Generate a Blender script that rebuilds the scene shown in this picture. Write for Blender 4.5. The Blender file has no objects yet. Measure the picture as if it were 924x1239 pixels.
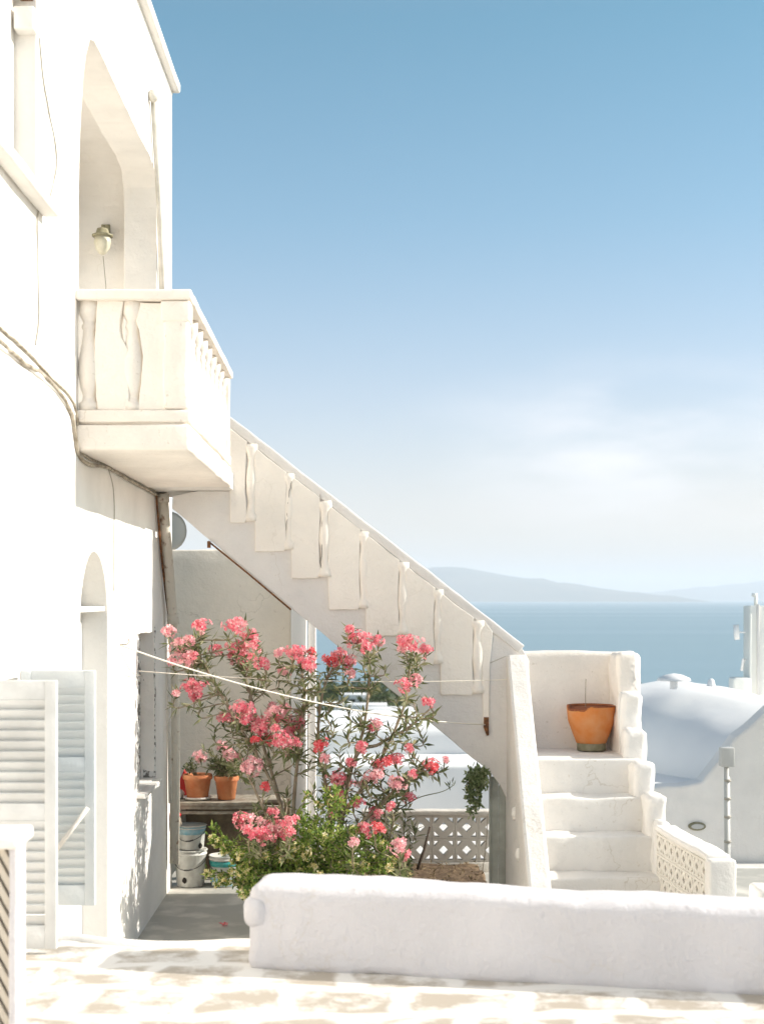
import bpy, bmesh, math, random
from mathutils import Vector, Matrix, noise, Quaternion
R = math.radians
random.seed(7)
S = bpy.context.scene
COL = S.collection
F = 1770.0; CX = 435.0; CY = 725.0

def P(px, py, Y):
    return Vector(((px-CX)*Y/F, Y, (CY-py)*Y/F))

# ------------------------------------------------------------------ camera
cam = bpy.data.cameras.new('camera'); camo = bpy.data.objects.new('camera', cam); COL.objects.link(camo)
camo.location = (0, 0, 0); camo.rotation_euler = (R(90), 0, 0)
cam.sensor_fit = 'HORIZONTAL'; cam.sensor_width = 41.8; cam.lens = 41.8*F/924.0
cam.shift_x = 27/924.0; cam.shift_y = 105.5/924.0
cam.clip_start = 0.1; cam.clip_end = 120000
cam.dof.use_dof = True; cam.dof.focus_distance = 12.4; cam.dof.aperture_fstop = 4.0
S.camera = camo
# ------------------------------------------------------------------ world, sun, exposure
SUN_EL = 27.0; SUN_AZ = 88.0          # azimuth clockwise from +Y towards +X
w = bpy.data.worlds.new('World'); S.world = w; w.use_nodes = True
nt = w.node_tree; nt.nodes.clear()
out = nt.nodes.new('ShaderNodeOutputWorld'); bg = nt.nodes.new('ShaderNodeBackground')
sky = nt.nodes.new('ShaderNodeTexSky'); sky.sky_type = 'NISHITA'; sky.sun_disc = False
sky.sun_elevation = R(SUN_EL); sky.sun_rotation = R(SUN_AZ)
sky.air_density = 1.0; sky.dust_density = 1.4; sky.ozone_density = 1.3; sky.altitude = 60
bg.inputs['Strength'].default_value = 0.093
tint = nt.nodes.new('ShaderNodeMix'); tint.data_type = 'RGBA'; tint.blend_type = 'MULTIPLY'
tint.inputs[0].default_value = 1.0
nt.links.new(sky.outputs[0], tint.inputs[6])
tc = nt.nodes.new('ShaderNodeTexCoord')
sx = nt.nodes.new('ShaderNodeSeparateXYZ'); nt.links.new(tc.outputs['Generated'], sx.inputs[0])
tr_ = nt.nodes.new('ShaderNodeValToRGB'); nt.links.new(sx.outputs['Z'], tr_.inputs[0])
tr_.color_ramp.elements[0].position = 0.0; tr_.color_ramp.elements[0].color = (1.30, 1.10, 1.04, 1)
tr_.color_ramp.elements[1].position = .9; tr_.color_ramp.elements[1].color = (1.9, 1.55, 1.15, 1)  # top of ramp, above the view: sky brightened and warmed to fill shade
for p_, c_ in ((.06, (1.36, 1.12, 1.13, 1)), (.14, (1.16, 1.09, 1.12, 1)), (.25, (.80, 1.05, 1.07, 1)), (.37, (.59, 1.02, 1.0, 1)), (.52, (1.35, 1.25, 1.05, 1))):
    e_ = tr_.color_ramp.elements.new(p_); e_.color = c_
nt.links.new(tr_.outputs[0], tint.inputs[7])
mp = nt.nodes.new('ShaderNodeMapping'); mp.inputs['Scale'].default_value = (5, 1.5, 17); mp.inputs['Location'].default_value = (1.3, .4, .3)
nz = nt.nodes.new('ShaderNodeTexNoise'); nz.inputs['Scale'].default_value = 1.1; nz.inputs['Detail'].default_value = 5; nz.inputs['Roughness'].default_value = .5
nt.links.new(tc.outputs['Generated'], mp.inputs[0]); nt.links.new(mp.outputs[0], nz.inputs['Vector'])
rp = nt.nodes.new('ShaderNodeMapRange'); rp.interpolation_type = 'SMOOTHSTEP'
rp.inputs[1].default_value = .36; rp.inputs[2].default_value = .66
nt.links.new(nz.outputs['Fac'], rp.inputs[0])
# cloud bank low over the sea: distance of the view direction from its middle
sb = nt.nodes.new('ShaderNodeVectorMath'); sb.operation = 'SUBTRACT'
cd = Vector(((810-CX), F, (CY-545))).normalized(); sb.inputs[1].default_value = cd
sc = nt.nodes.new('ShaderNodeVectorMath'); sc.operation = 'MULTIPLY'; sc.inputs[1].default_value = (7.0, 2.0, 19.0)
ln = nt.nodes.new('ShaderNodeVectorMath'); ln.operation = 'LENGTH'
nt.links.new(tc.outputs['Generated'], sb.inputs[0]); nt.links.new(sb.outputs[0], sc.inputs[0]); nt.links.new(sc.outputs[0], ln.inputs[0])
r2 = nt.nodes.new('ShaderNodeMapRange'); r2.interpolation_type = 'SMOOTHSTEP'
r2.inputs[1].default_value = 0.1; r2.inputs[2].default_value = 1.5; r2.inputs[3].default_value = .72; r2.inputs[4].default_value = 0
nt.links.new(ln.outputs['Value'], r2.inputs[0])
mm = nt.nodes.new('ShaderNodeMath'); mm.operation = 'MULTIPLY'
nt.links.new(rp.outputs[0], mm.inputs[0]); nt.links.new(r2.outputs[0], mm.inputs[1])
cm = nt.nodes.new('ShaderNodeMix'); cm.data_type = 'RGBA'; cm.inputs[7].default_value = (7.6, 7.3, 7.4, 1)
nt.links.new(mm.outputs[0], cm.inputs[0]); nt.links.new(tint.outputs[2], cm.inputs[6])
nt.links.new(cm.outputs[2], bg.inputs[0]); nt.links.new(bg.outputs[0], out.inputs[0])

sun = bpy.data.lights.new('sun', 'SUN'); suno = bpy.data.objects.new('sun', sun); COL.objects.link(suno)
sun.energy = 4.0; sun.angle = R(0.53); sun.color = (1.0, .94, .85)
sd = Vector((math.sin(R(SUN_AZ))*math.cos(R(SUN_EL)), math.cos(R(SUN_AZ))*math.cos(R(SUN_EL)), math.sin(R(SUN_EL))))
suno.rotation_euler = sd.to_track_quat('Z', 'Y').to_euler(); suno.location = (10, 5, 12)
S.view_settings.view_transform = 'Standard'; S.view_settings.look = 'None'
S.view_settings.exposure = 0.78; S.view_settings.gamma = 1.0
S.render.engine = 'CYCLES'
S.cycles.max_bounces = 10; S.cycles.diffuse_bounces = 6; S.cycles.transparent_max_bounces = 8; S.cycles.volume_bounces = 1

# ------------------------------------------------------------------ materials
def mat(name, col, rough=.8, col2=None, scale=4.0, bump=0.0, bscale=30.0, metal=0.0, spec=.3, detail=6.0, c0=.35, c1=.65, trans=0, fine=0.0):
    m = bpy.data.materials.new(name); m.use_nodes = True
    n = m.node_tree; b = n.nodes['Principled BSDF']
    b.inputs['Roughness'].default_value = rough; b.inputs['Metallic'].default_value = metal
    b.inputs['Specular IOR Level'].default_value = spec
    g = n.nodes.new('ShaderNodeTexCoord')
    src = g.outputs['Object']
    if col2:
        t = n.nodes.new('ShaderNodeTexNoise'); t.inputs['Scale'].default_value = scale; t.inputs['Detail'].default_value = detail
        n.links.new(src, t.inputs['Vector'])
        mr = n.nodes.new('ShaderNodeMapRange'); mr.inputs[1].default_value = c0; mr.inputs[2].default_value = c1
        n.links.new(t.outputs['Fac'], mr.inputs[0])
        mx = n.nodes.new('ShaderNodeMix'); mx.data_type = 'RGBA'
        mx.inputs[6].default_value = (*col, 1); mx.inputs[7].default_value = (*col2, 1)
        n.links.new(mr.outputs[0], mx.inputs[0]); n.links.new(mx.outputs[2], b.inputs['Base Color'])
    else:
        b.inputs['Base Color'].default_value = (*col, 1)
    if bump:
        t = n.nodes.new('ShaderNodeTexNoise'); t.inputs['Scale'].default_value = bscale; t.inputs['Detail'].default_value = 5
        n.links.new(src, t.inputs['Vector'])
        bp = n.nodes.new('ShaderNodeBump'); bp.inputs['Strength'].default_value = bump; bp.inputs['Distance'].default_value = .02
        n.links.new(t.outputs['Fac'], bp.inputs['Height']); n.links.new(bp.outputs[0], b.inputs['Normal'])
    return m

def plaster(name, col, stain=(.52, .46, .37), amount=.5, pits=True, bump=.45):
    """limewash: brush tone variation, hairline cracks and small chips"""
    m = bpy.data.materials.new(name); m.use_nodes = True
    n = m.node_tree; b = n.nodes['Principled BSDF']; L = n.links.new
    b.inputs['Roughness'].default_value = .9; b.inputs['Specular IOR Level'].default_value = .2
    g = n.nodes.new('ShaderNodeTexCoord'); src = g.outputs['Object']
    def nz(s, d=5, r=.55):
        t = n.nodes.new('ShaderNodeTexNoise'); t.inputs['Scale'].default_value = s; t.inputs['Detail'].default_value = d; t.inputs['Roughness'].default_value = r
        L(src, t.inputs['Vector']); return t.outputs['Fac']
    def mr(x, a, bb, lo=0, hi=1):
        r = n.nodes.new('ShaderNodeMapRange'); r.inputs[1].default_value = a; r.inputs[2].default_value = bb; r.inputs[3].default_value = lo; r.inputs[4].default_value = hi
        L(x, r.inputs[0]); return r.outputs[0]
    def mix(f, a, bcol):
        x = n.nodes.new('ShaderNodeMix'); x.data_type = 'RGBA'
        L(f, x.inputs[0])
        if isinstance(a, tuple): x.inputs[6].default_value = (*a, 1)
        else: L(a, x.inputs[6])
        x.inputs[7].default_value = (*bcol, 1); return x.outputs[2]
    dark = tuple(c*.88 for c in col)
    c = mix(mr(nz(1.7), .35, .7), col, dark)
    c = mix(mr(nz(9, 8, .7), .56, .74, 0, amount*.6), c, tuple((x*.5+y*.5) for x, y in zip(col, stain)))
    # chips
    c = mix(mr(nz(23, 3, .6), .665, .70, 0, amount), c, stain)
    v = n.nodes.new('ShaderNodeTexVoronoi'); v.feature = 'DISTANCE_TO_EDGE'; v.inputs['Scale'].default_value = 1.1
    wv = n.nodes.new('ShaderNodeTexNoise'); wv.inputs['Scale'].default_value = 5; wv.inputs['Detail'].default_value = 6
    L(src, wv.inputs['Vector'])
    ad = n.nodes.new('ShaderNodeMix'); ad.data_type = 'RGBA'; ad.blend_type = 'LINEAR_LIGHT'; ad.inputs[0].default_value = .16
    L(src, ad.inputs[6]); L(wv.outputs['Color'], ad.inputs[7]); L(ad.outputs[2], v.inputs['Vector'])
    crk = mr(v.outputs['Distance'], 0.0, .006, 1, 0)
    msk = n.nodes.new('ShaderNodeMath'); msk.operation = 'MULTIPLY'
    L(crk, msk.inputs[0]); L(mr(nz(.8, 2), .50, .56, 0, min(1, amount*1.6)), msk.inputs[1])
    c = mix(msk.outputs[0], c, stain)
    L(c, b.inputs['Base Color'])
    h = n.nodes.new('ShaderNodeMath'); h.operation = 'MULTIPLY_ADD'
    L(nz(7, 3), h.inputs[0]); h.inputs[1].default_value = 3.0; L(nz(45, 6, .65), h.inputs[2])
    bp = n.nodes.new('ShaderNodeBump'); bp.inputs['Strength'].default_value = bump; bp.inputs['Distance'].default_value = .012
    L(h.outputs[0], bp.inputs['Height']); L(bp.outputs[0], b.inputs['Normal'])
    return m

M = {}
M['white'] = plaster('limewash', (.87, .84, .80), amount=.10)
M['wall'] = plaster('limewash_wall', (.87, .84, .80), amount=.06, bump=.4)
M['cream'] = plaster('limewash_cream', (.87, .81, .74), amount=.45)
M['panel'] = plaster('infill_plaster', (.91, .85, .775), amount=.12)
M['string'] = plaster('stringer_plaster', (.77, .74, .71), amount=.2)
M['backwall'] = plaster('back_wall_plaster', (.94, .865, .76), amount=.35)
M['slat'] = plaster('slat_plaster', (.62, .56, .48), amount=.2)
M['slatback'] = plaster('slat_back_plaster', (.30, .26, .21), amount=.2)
M['step'] = plaster('step_plaster', (.82, .79, .75), amount=.32)
M['fgwall'] = plaster('parapet_plaster', (.67, .65, .67), amount=.15, bump=.6)
M['worn'] = plaster('worn_block', (.82, .78, .71), stain=(.28, .15, .06), amount=.9)
M['lattice'] = plaster('lattice_concrete', (.70, .66, .60), amount=.5)
M['tower'] = mat('tower_render', (.90, .89, .83), .9, (.84, .83, .78), 2, .2, 4)
M['farwhite'] = mat('far_limewash', (.87, .86, .84), .9, (.78, .78, .78), .6, .2, 4)
M['shutter'] = mat('shutter_paint', (.68, .68, .67), .55, (.58, .58, .57), 6, .15, 60)
M['shutterblue'] = mat('shutter_louvre_paint', (.73, .74, .73), .55, (.62, .66, .68), 3, .15, 60)
M['reveal'] = plaster('reveal_plaster', (.72, .70, .66), amount=.3)
M['peel'] = mat('peeling_paint', (.72, .72, .70), .9, (.20, .19, .18), 22, .8, 22, c0=.50, c1=.56)
M['cable'] = mat('grey_cable', (.40, .37, .32), .6)
M['cablew'] = mat('painted_cable', (.55, .49, .40), .7, (.24, .20, .15), 14, .3)
M['dark'] = mat('dark_cable', (.06, .05, .045), .6)
M['rust'] = mat('rusty_iron', (.30, .13, .05), .9, (.10, .05, .03), 30, .6, 60)
M['pipe'] = mat('old_pipe_paint', (.70, .66, .58), .7, (.30, .20, .14), 14, .5, 30, c0=.62, c1=.72)
M['pipew'] = mat('white_pipe_paint', (.76, .73, .68), .6, (.6, .57, .5), 8)
M['floor'] = mat('terrace_concrete', (.44, .43, .39), .75, (.66, .63, .57), 2.6, .3, 12, c0=.50, c1=.68, detail=8)
M['terra'] = mat('terracotta', (.52, .17, .07), .8, (.62, .27, .13), 8, .3, 30)
M['terra2'] = mat('terracotta_orange', (.58, .19, .045), .85, (.60, .27, .11), 7, .3, 25)
M['terradark'] = mat('terracotta_worn', (.20, .06, .03), .9, (.30, .10, .04), 20, .4)
M['potbase'] = mat('mossy_pot_foot', (.30, .28, .20), .9, (.20, .19, .12), 16)
M['soil'] = mat('soil', (.10, .065, .04), 1, (.19, .13, .08), 12, 1.0, 25)
M['bark'] = mat('bark', (.26, .20, .14), .9, (.36, .30, .22), 14, .4)
M['twig'] = mat('dark_stick', (.05, .035, .025), .9)
M['plank'] = mat('weathered_plank', (.42, .38, .31), .9, (.24, .20, .16), 12, .5, 30)
M['bucket'] = mat('white_plastic', (.66, .66, .62), .45, (.50, .49, .45), 12)
M['bblue'] = mat('blue_band', (.20, .42, .52), .5, (.35, .50, .55), 20)
M['bteal'] = mat('teal_band', (.03, .30, .28), .5, (.10, .38, .36), 20)
M['wire'] = mat('bucket_wire', (.08, .08, .08), .4, metal=.6)
M['red'] = mat('red_plastic', (.55, .03, .025), .5, (.42, .02, .02), 8)
M['bristle'] = mat('bristles', (.68, .60, .50), .9, (.5, .42, .33), 40)
M['lampglass'] = mat('frosted_glass', (.66, .63, .52), .35, (.52, .49, .38), 12)
M['lampmetal'] = mat('verdigris_metal', (.22, .20, .12), .6, (.36, .34, .24), 25)
M['greybox'] = mat('grey_box', (.52, .52, .50), .5)
M['shelfshade'] = mat('shelf_shade_brown', (.14, .10, .07), .9, (.24, .18, .12), 7, .4, 30)  # dark brown carries the shade behind the buckets
M['rope'] = mat('clothes_line', (.80, .74, .64), .8)
M['doorwood'] = mat('grey_green_board', (.50, .52, .47), .8, (.40, .41, .37), 9)
M['glass'] = mat('window_glass', (.22, .24, .25), .1, spec=.6)

def leafmat(name, a, b, c, sc=6, rough=.55):
    m = bpy.data.materials.new(name); m.use_nodes = True
    n = m.node_tree; bs = n.nodes['Principled BSDF']; L = n.links.new
    g = n.nodes.new('ShaderNodeTexCoord')
    t = n.nodes.new('ShaderNodeTexWhiteNoise'); t.noise_dimensions = '3D'
    ge = n.nodes.new('ShaderNodeNewGeometry')
    cr = n.nodes.new('ShaderNodeValToRGB')
    cr.color_ramp.elements[0].color = (*a, 1); cr.color_ramp.elements[1].color = (*c, 1)
    e = cr.color_ramp.elements.new(.5); e.color = (*b, 1)
    L(ge.outputs['Random Per Island'], cr.inputs[0]); L(cr.outputs[0], bs.inputs['Base Color'])
    n.nodes.remove(t)
    bs.inputs['Roughness'].default_value = rough; bs.inputs['Specular IOR Level'].default_value = .35
    tr = n.nodes.new('ShaderNodeBsdfTranslucent'); L(cr.outputs[0], tr.inputs[0])
    mx = n.nodes.new('ShaderNodeMixShader'); mx.inputs[0].default_value = .35
    L(bs.outputs[0], mx.inputs[1]); L(tr.outputs[0], mx.inputs[2]); L(mx.outputs[0], n.nodes['Material Output'].inputs[0])
    return m
M['leaf'] = leafmat('oleander_leaf', (.08, .105, .04), (.20, .225, .10), (.42, .41, .25))
M['leaf2'] = leafmat('shrub_leaf', (.07, .13, .025), (.18, .28, .05), (.42, .48, .12))
M['leaf3'] = leafmat('vine_leaf', (.16, .22, .10), (.26, .33, .15), (.44, .48, .28))
M['fpale'] = leafmat('petal_pale_pink', (.80, .32, .38), (.90, .48, .50), (.93, .66, .64))
M['fpink'] = leafmat('petal_pink', (.78, .12, .19), (.88, .30, .35), (.94, .56, .55))
M['fred'] = leafmat('petal_coral_red', (.74, .06, .08), (.86, .16, .18), (.92, .36, .36))
M['fyel'] = leafmat('petal_cream_yellow', (.80, .66, .26), (.88, .76, .42), (.90, .84, .62))
M['palm'] = leafmat('far_scrub', (.05, .08, .03), (.08, .11, .04), (.14, .15, .07))

# ------------------------------------------------------------------ helpers
WL = {}
def link(name, me, parent=None, origin=None, smooth=False):
    if isinstance(me, bmesh.types.BMesh):
        bm = me; me = bpy.data.meshes.new(name); bm.to_mesh(me); bm.free()
    ob = bpy.data.objects.new(name, me); COL.objects.link(ob)
    if parent is not None:
        o = WL[parent.name] if origin is None else Vector(origin)
        ob.parent = parent
    else:
        if origin is None:
            n = len(me.vertices)
            xs = [v.co.x for v in me.vertices]; ys = [v.co.y for v in me.vertices]; zs = [v.co.z for v in me.vertices]
            origin = ((min(xs)+max(xs))/2, (min(ys)+max(ys))/2, min(zs))
        o = Vector(origin)
    me.transform(Matrix.Translation(-o)); WL[ob.name] = o.copy()
    ob.location = o if parent is None else o - WL[parent.name]
    if smooth:
        for p in me.polygons: p.use_smooth = True
    return ob
def mk(name, bm, m, parent=None, origin=None, smooth=False):
    ob = link(name, bm, parent, origin, smooth); ob.data.materials.clear(); ob.data.materials.append(M[m] if isinstance(m, str) else m)
    return ob
def tag(o, label=None, cat=None, group=None, kind=None):
    if label: o['label'] = label
    if cat: o['category'] = cat
    if group: o['group'] = group
    if kind: o['kind'] = kind
    return o
def thing(name, loc, label, cat, group=None):
    o = bpy.data.objects.new(name, None); COL.objects.link(o); o.location = loc; o.empty_display_size = .1
    WL[o.name] = Vector(loc); return tag(o, label, cat, group)

def merge(dst, src):
    me = bpy.data.meshes.new('tmp'); src.to_mesh(me); src.free(); dst.from_mesh(me); bpy.data.meshes.remove(me)

def nv(p, s, seed=0):
    q = Vector((p.x*s+seed*7.1, p.y*s+seed*3.3, p.z*s+seed))
    return noise.noise_vector(q)

def box(bm, x0, x1, y0, y1, z0, z1, bev=0.0, amp=0.0, step=None, mtx=None, seed=0, freq=3.0, lump=0.0):
    b = bmesh.new(); bmesh.ops.create_cube(b, size=1)
    for v in b.verts:
        v.co = Vector(((v.co.x+.5)*(x1-x0)+x0, (v.co.y+.5)*(y1-y0)+y0, (v.co.z+.5)*(z1-z0)+z0))
    if bev: bmesh.ops.bevel(b, geom=b.edges[:], offset=bev, segments=3, profile=.5, affect='EDGES')
    if step:
        for ax, a0, a1 in ((0, x0, x1), (1, y0, y1), (2, z0, z1)):
            k = int((a1-a0)/step)
            for i in range(1, k+1):
                t = a0+(a1-a0)*i/(k+1); co = [0, 0, 0]; no = [0, 0, 0]; co[ax] = t; no[ax] = 1
                bmesh.ops.bisect_plane(b, geom=b.verts[:]+b.edges[:]+b.faces[:], plane_co=co, plane_no=no)
    if amp:
        for v in b.verts:
            v.co += nv(v.co, freq, seed)*amp + nv(v.co, freq*4, seed+3)*amp*.35
    if mtx is not None: b.transform(mtx)
    if bev:
        for f in b.faces: f.smooth = True
    merge(bm, b)

def rough(pts, step=.08, amp=.006, seed=0, closed=True):
    res = []; n = len(pts)
    for i in range(n if closed else n-1):
        a = Vector(pts[i]).to_2d() if len(pts[i]) == 3 else Vector(pts[i]); b = Vector(pts[(i+1) % n])
        k = max(1, int((b-a).length/step))
        for j in range(k):
            p = a.lerp(b, j/k); q = noise.noise_vector(Vector((p.x*4+seed, p.y*4, seed*1.7))); q2 = noise.noise_vector(Vector((p.x*17+seed, p.y*17, seed)))
            res.append((p.x+q.x*amp+q2.x*amp*.5, p.y+q.y*amp+q2.y*amp*.5))
    return res

def poly(outer, holes, axis, w0, w1, bev=0.0):
    """outline with holes extruded between w0 and w1 along axis ('X': u=Y,v=Z; 'Y': u=X,v=Z; 'Z': u=X,v=Y)"""
    cu = bpy.data.curves.new('c', 'CURVE'); cu.dimensions = '2D'; cu.fill_mode = 'BOTH'
    for pts in [outer]+holes:
        sp = cu.splines.new('POLY'); sp.points.add(len(pts)-1)
        for i, (a, b) in enumerate(pts): sp.points[i].co = (a, b, 0, 1)
        sp.use_cyclic_u = True
    half = abs(w1-w0)/2; mid = (w0+w1)/2
    cu.extrude = half-bev; cu.bevel_depth = bev; cu.bevel_resolution = 1; cu.offset = -bev
    ob = bpy.data.objects.new('c', cu); me = bpy.data.meshes.new_from_object(ob)
    bpy.data.objects.remove(ob); bpy.data.curves.remove(cu)
    b = bmesh.new(); b.from_mesh(me); bpy.data.meshes.remove(me)
    for v in b.verts:
        u, vv, ww = v.co.x, v.co.y, v.co.z
        if axis == 'X': v.co = Vector((mid+ww, u, vv))
        elif axis == 'Y': v.co = Vector((u, mid+ww, vv))
        else: v.co = Vector((u, vv, mid+ww))
    bmesh.ops.remove_doubles(b, verts=b.verts[:], dist=1e-5)
    bmesh.ops.recalc_face_normals(b, faces=b.faces[:])
    for f in b.faces: f.smooth = False
    return b

def tube(bm, pts, r, sides=8, cap=True):
    pts = [Vector(p) for p in pts]; n = len(pts)
    rs = r if isinstance(r, (list, tuple)) else [r]*n
    rings = []; up = Vector((0, 0, 1)); prev = None
    for i, p in enumerate(pts):
        d = (pts[min(i+1, n-1)]-pts[max(i-1, 0)])
        if d.length < 1e-9: d = Vector((0, 0, 1))
        d.normalize()
        if prev is None:
            a = d.orthogonal().normalized()
        else:
            a = prev - d*prev.dot(d)
            a = a.normalized() if a.length > 1e-6 else d.orthogonal().normalized()
        prev = a; b = d.cross(a)
        rings.append([bm.verts.new(p+(a*math.cos(t)+b*math.sin(t))*rs[i]) for t in [2*math.pi*k/sides for k in range(sides)]])
    for i in range(n-1):
        for k in range(sides):
            f = bm.faces.new((rings[i][k], rings[i][(k+1) % sides], rings[i+1][(k+1) % sides], rings[i+1][k])); f.smooth = True
    if cap:
        bm.faces.new(rings[0][::-1]); bm.faces.new(rings[-1])

def spline(pts, k=8):
    pts = [Vector(p) for p in pts]; res = []
    for i in range(len(pts)-1):
        p0 = pts[max(i-1, 0)]; p1 = pts[i]; p2 = pts[i+1]; p3 = pts[min(i+2, len(pts)-1)]
        for j in range(k):
            t = j/k
            res.append(.5*((2*p1)+(p2-p0)*t+(2*p0-5*p1+4*p2-p3)*t*t+(3*p1-p0-3*p2+p3)*t**3))
    res.append(pts[-1]); return res

def lathe(bm, prof, loc, seg=28, amp=0, seed=0, arc=None):
    loc = Vector(loc); rings = []
    for r, z in prof:
        ring = []
        for k in range(seg):
            a = 2*math.pi*k/seg
            p = Vector((r*math.cos(a), r*math.sin(a), z))
            if amp: p += nv(p+loc, 6, seed)*amp
            ring.append(bm.verts.new(p+loc))
        rings.append(ring)
    for i in range(len(rings)-1):
        for k in range(seg):
            f = bm.faces.new((rings[i][k], rings[i][(k+1) % seg], rings[i+1][(k+1) % seg], rings[i+1][k])); f.smooth = True
    if prof[0][0] > 1e-4: bm.faces.new(rings[0][::-1])
    if prof[-1][0] > 1e-4: bm.faces.new(rings[-1])

# ================================================================== SETTING
PAVE = -1.68; TERR = -2.80; SEA = -30.0
# sea
b = bmesh.new()
W = 42000
bmesh.ops.create_grid(b, x_segments=1, y_segments=1, size=1)
for v in b.verts: v.co = Vector((v.co.x*W, v.co.y*W, SEA))
m = bpy.data.materials.new('sea_water'); m.use_nodes = True
n = m.node_tree; bs = n.nodes['Principled BSDF']; bs.inputs['Base Color'].default_value = (.035, .14, .20, 1); bs.inputs['Roughness'].default_value = .35
g = n.nodes.new('ShaderNodeTexCoord'); mp_ = n.nodes.new('ShaderNodeMapping'); mp_.inputs['Scale'].default_value = (.00015, .0016, 1)
t = n.nodes.new('ShaderNodeTexNoise'); t.inputs['Scale'].default_value = 1; t.inputs['Detail'].default_value = 4
n.links.new(g.outputs['Object'], mp_.inputs[0]); n.links.new(mp_.outputs[0], t.inputs['Vector'])
mx = n.nodes.new('ShaderNodeMix'); mx.data_type = 'RGBA'; mx.inputs[6].default_value = (.19, .29, .34, 1); mx.inputs[7].default_value = (.26, .37, .42, 1)
n.links.new(t.outputs['Fac'], mx.inputs[0]); n.links.new(mx.outputs[2], bs.inputs['Base Color'])
mr_ = n.nodes.new('ShaderNodeMapRange'); mr_.inputs[1].default_value = .38; mr_.inputs[2].default_value = .62; mr_.inputs[3].default_value = .34; mr_.inputs[4].default_value = .5
n.links.new(t.outputs['Fac'], mr_.inputs[0]); n.links.new(mr_.outputs[0], bs.inputs['Roughness'])
t2 = n.nodes.new('ShaderNodeTexNoise'); t2.inputs['Scale'].default_value = .15; t2.inputs['Detail'].default_value = 4
n.links.new(g.outputs['Object'], t2.inputs['Vector'])
bp = n.nodes.new('ShaderNodeBump'); bp.inputs['Strength'].default_value = .5; bp.inputs['Distance'].default_value = .6
n.links.new(t2.outputs['Fac'], bp.inputs['Height']); n.links.new(bp.outputs[0], bs.inputs['Normal'])
M['sea'] = m
tag(mk('sea', b, 'sea'), kind='structure')
# hillside falling to the shore
def terr_z(y, x):
    pts = [(-60, -3.2), (17, -3.3), (30, -6), (60, -11), (120, -14), (250, -21), (505, -31), (700, -36), (1300, -50)]
    z = pts[0][1]
    for (a, za), (c, zc) in zip(pts, pts[1:]):
        if a <= y <= c: z = za+(zc-za)*(y-a)/(c-a)
    if y < 18: return z
    k = min(1, (y-18)/200)
    return z + noise.noise(Vector((x*.004, y*.004, 2)))*4*k + noise.noise(Vector((x*.03, y*.03, 5)))*1.2*k
b = bmesh.new(); ys = [-60, -20, 0, 12, 17, 20, 25, 30, 40, 50, 60, 75, 90, 105, 120]+[120+40*i for i in range(1, 29)]
xs = [-700+20*i for i in range(71)]
vv = [[b.verts.new((x, y, terr_z(y, x))) for x in xs] for y in ys]
for i in range(len(ys)-1):
    for j in range(len(xs)-1): b.faces.new((vv[i][j], vv[i][j+1], vv[i+1][j+1], vv[i+1][j])).smooth = True
M['land'] = mat('dry_hillside', (.17, .15, .08), 1, (.05, .08, .03), .06, .5, .5, c0=.42, c1=.55)
tag(mk('terrain', b, 'land'), kind='structure')
# islands
def island(name, dist, depth, prof, label, seed):
    b = bmesh.new(); xs_ = []; n = 90
    x0 = prof[0][0]; x1 = prof[-1][0]; rows = 9; grid = []
    for i in range(n+1):
        px = x0+(x1-x0)*i/n
        for (a, pa), (c, pc) in zip(prof, prof[1:]):
            if a <= px <= c: py = pa+(pc-pa)*(px-a)/(c-a)
        h = (CY-py)*dist/F - SEA
        row = []
        for j in range(rows):
            t = j/(rows-1); yy = dist-depth/2+depth*t
            prf = math.sin(math.pi*t)**.9
            z = SEA-3+max(0, h)*prf*(1+.08*noise.noise(Vector((i*.25, j*.9, seed)))) + (noise.noise(Vector((i*.6, j*1.3, seed+4)))*45*prf)
            row.append(b.verts.new(((px-CX)*dist/F, yy, z)))
        grid.append(row)
    for i in range(n):
        for j in range(rows-1): b.faces.new((grid[i][j], grid[i+1][j], grid[i+1][j+1], grid[i][j+1])).smooth = True
    o = mk(name, b, 'isle'); tag(o, kind='structure'); return o
M['isle'] = mat('island_scrub', (.16, .15, .11), 1, (.10, .11, .08), .002)
island('hills', 18000, 4200, [(-900, 726), (-500, 700), (0, 690), (300, 695), (430, 696), (500, 689), (530, 685), (560, 687), (600, 694), (640, 700), (680, 706), (720, 711), (760, 715), (790, 719), (830, 727)], '', 1)
island('hills', 27000, 5000, [(600, 728), (700, 722), (760, 719), (800, 716), (840, 711), (880, 708), (924, 703), (980, 698), (1100, 702), (1500, 712), (1900, 727)], '', 6)
# haze
b = bmesh.new(); bmesh.ops.create_cube(b, size=1)
for v in b.verts: v.co = Vector((v.co.x*2*(W+500), v.co.y*2*(W+500), (SEA-6) if v.co.z < 0 else 620))
m = bpy.data.materials.new('haze_air'); m.use_nodes = True; n = m.node_tree
n.nodes.remove(n.nodes['Principled BSDF']); pv = n.nodes.new('ShaderNodeVolumePrincipled')
pv.inputs['Color'].default_value = (.87, .92, 1.0, 1); pv.inputs['Density'].default_value = 7.5e-5; pv.inputs['Anisotropy'].default_value = .0
n.links.new(pv.outputs[0], n.nodes['Material Output'].inputs['Volume']); M['haze'] = m
tag(mk('haze', b, 'haze'), kind='stuff')

# terrace floor
b = poly(rough([(-1.9, 7.10), (5.2, 7.10), (5.2, 15.2), (-1.9, 15.2)], .3, .0), [], 'Z', TERR-.35, TERR)
tag(mk('terrace_floor', b, 'floor'), kind='structure')
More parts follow.
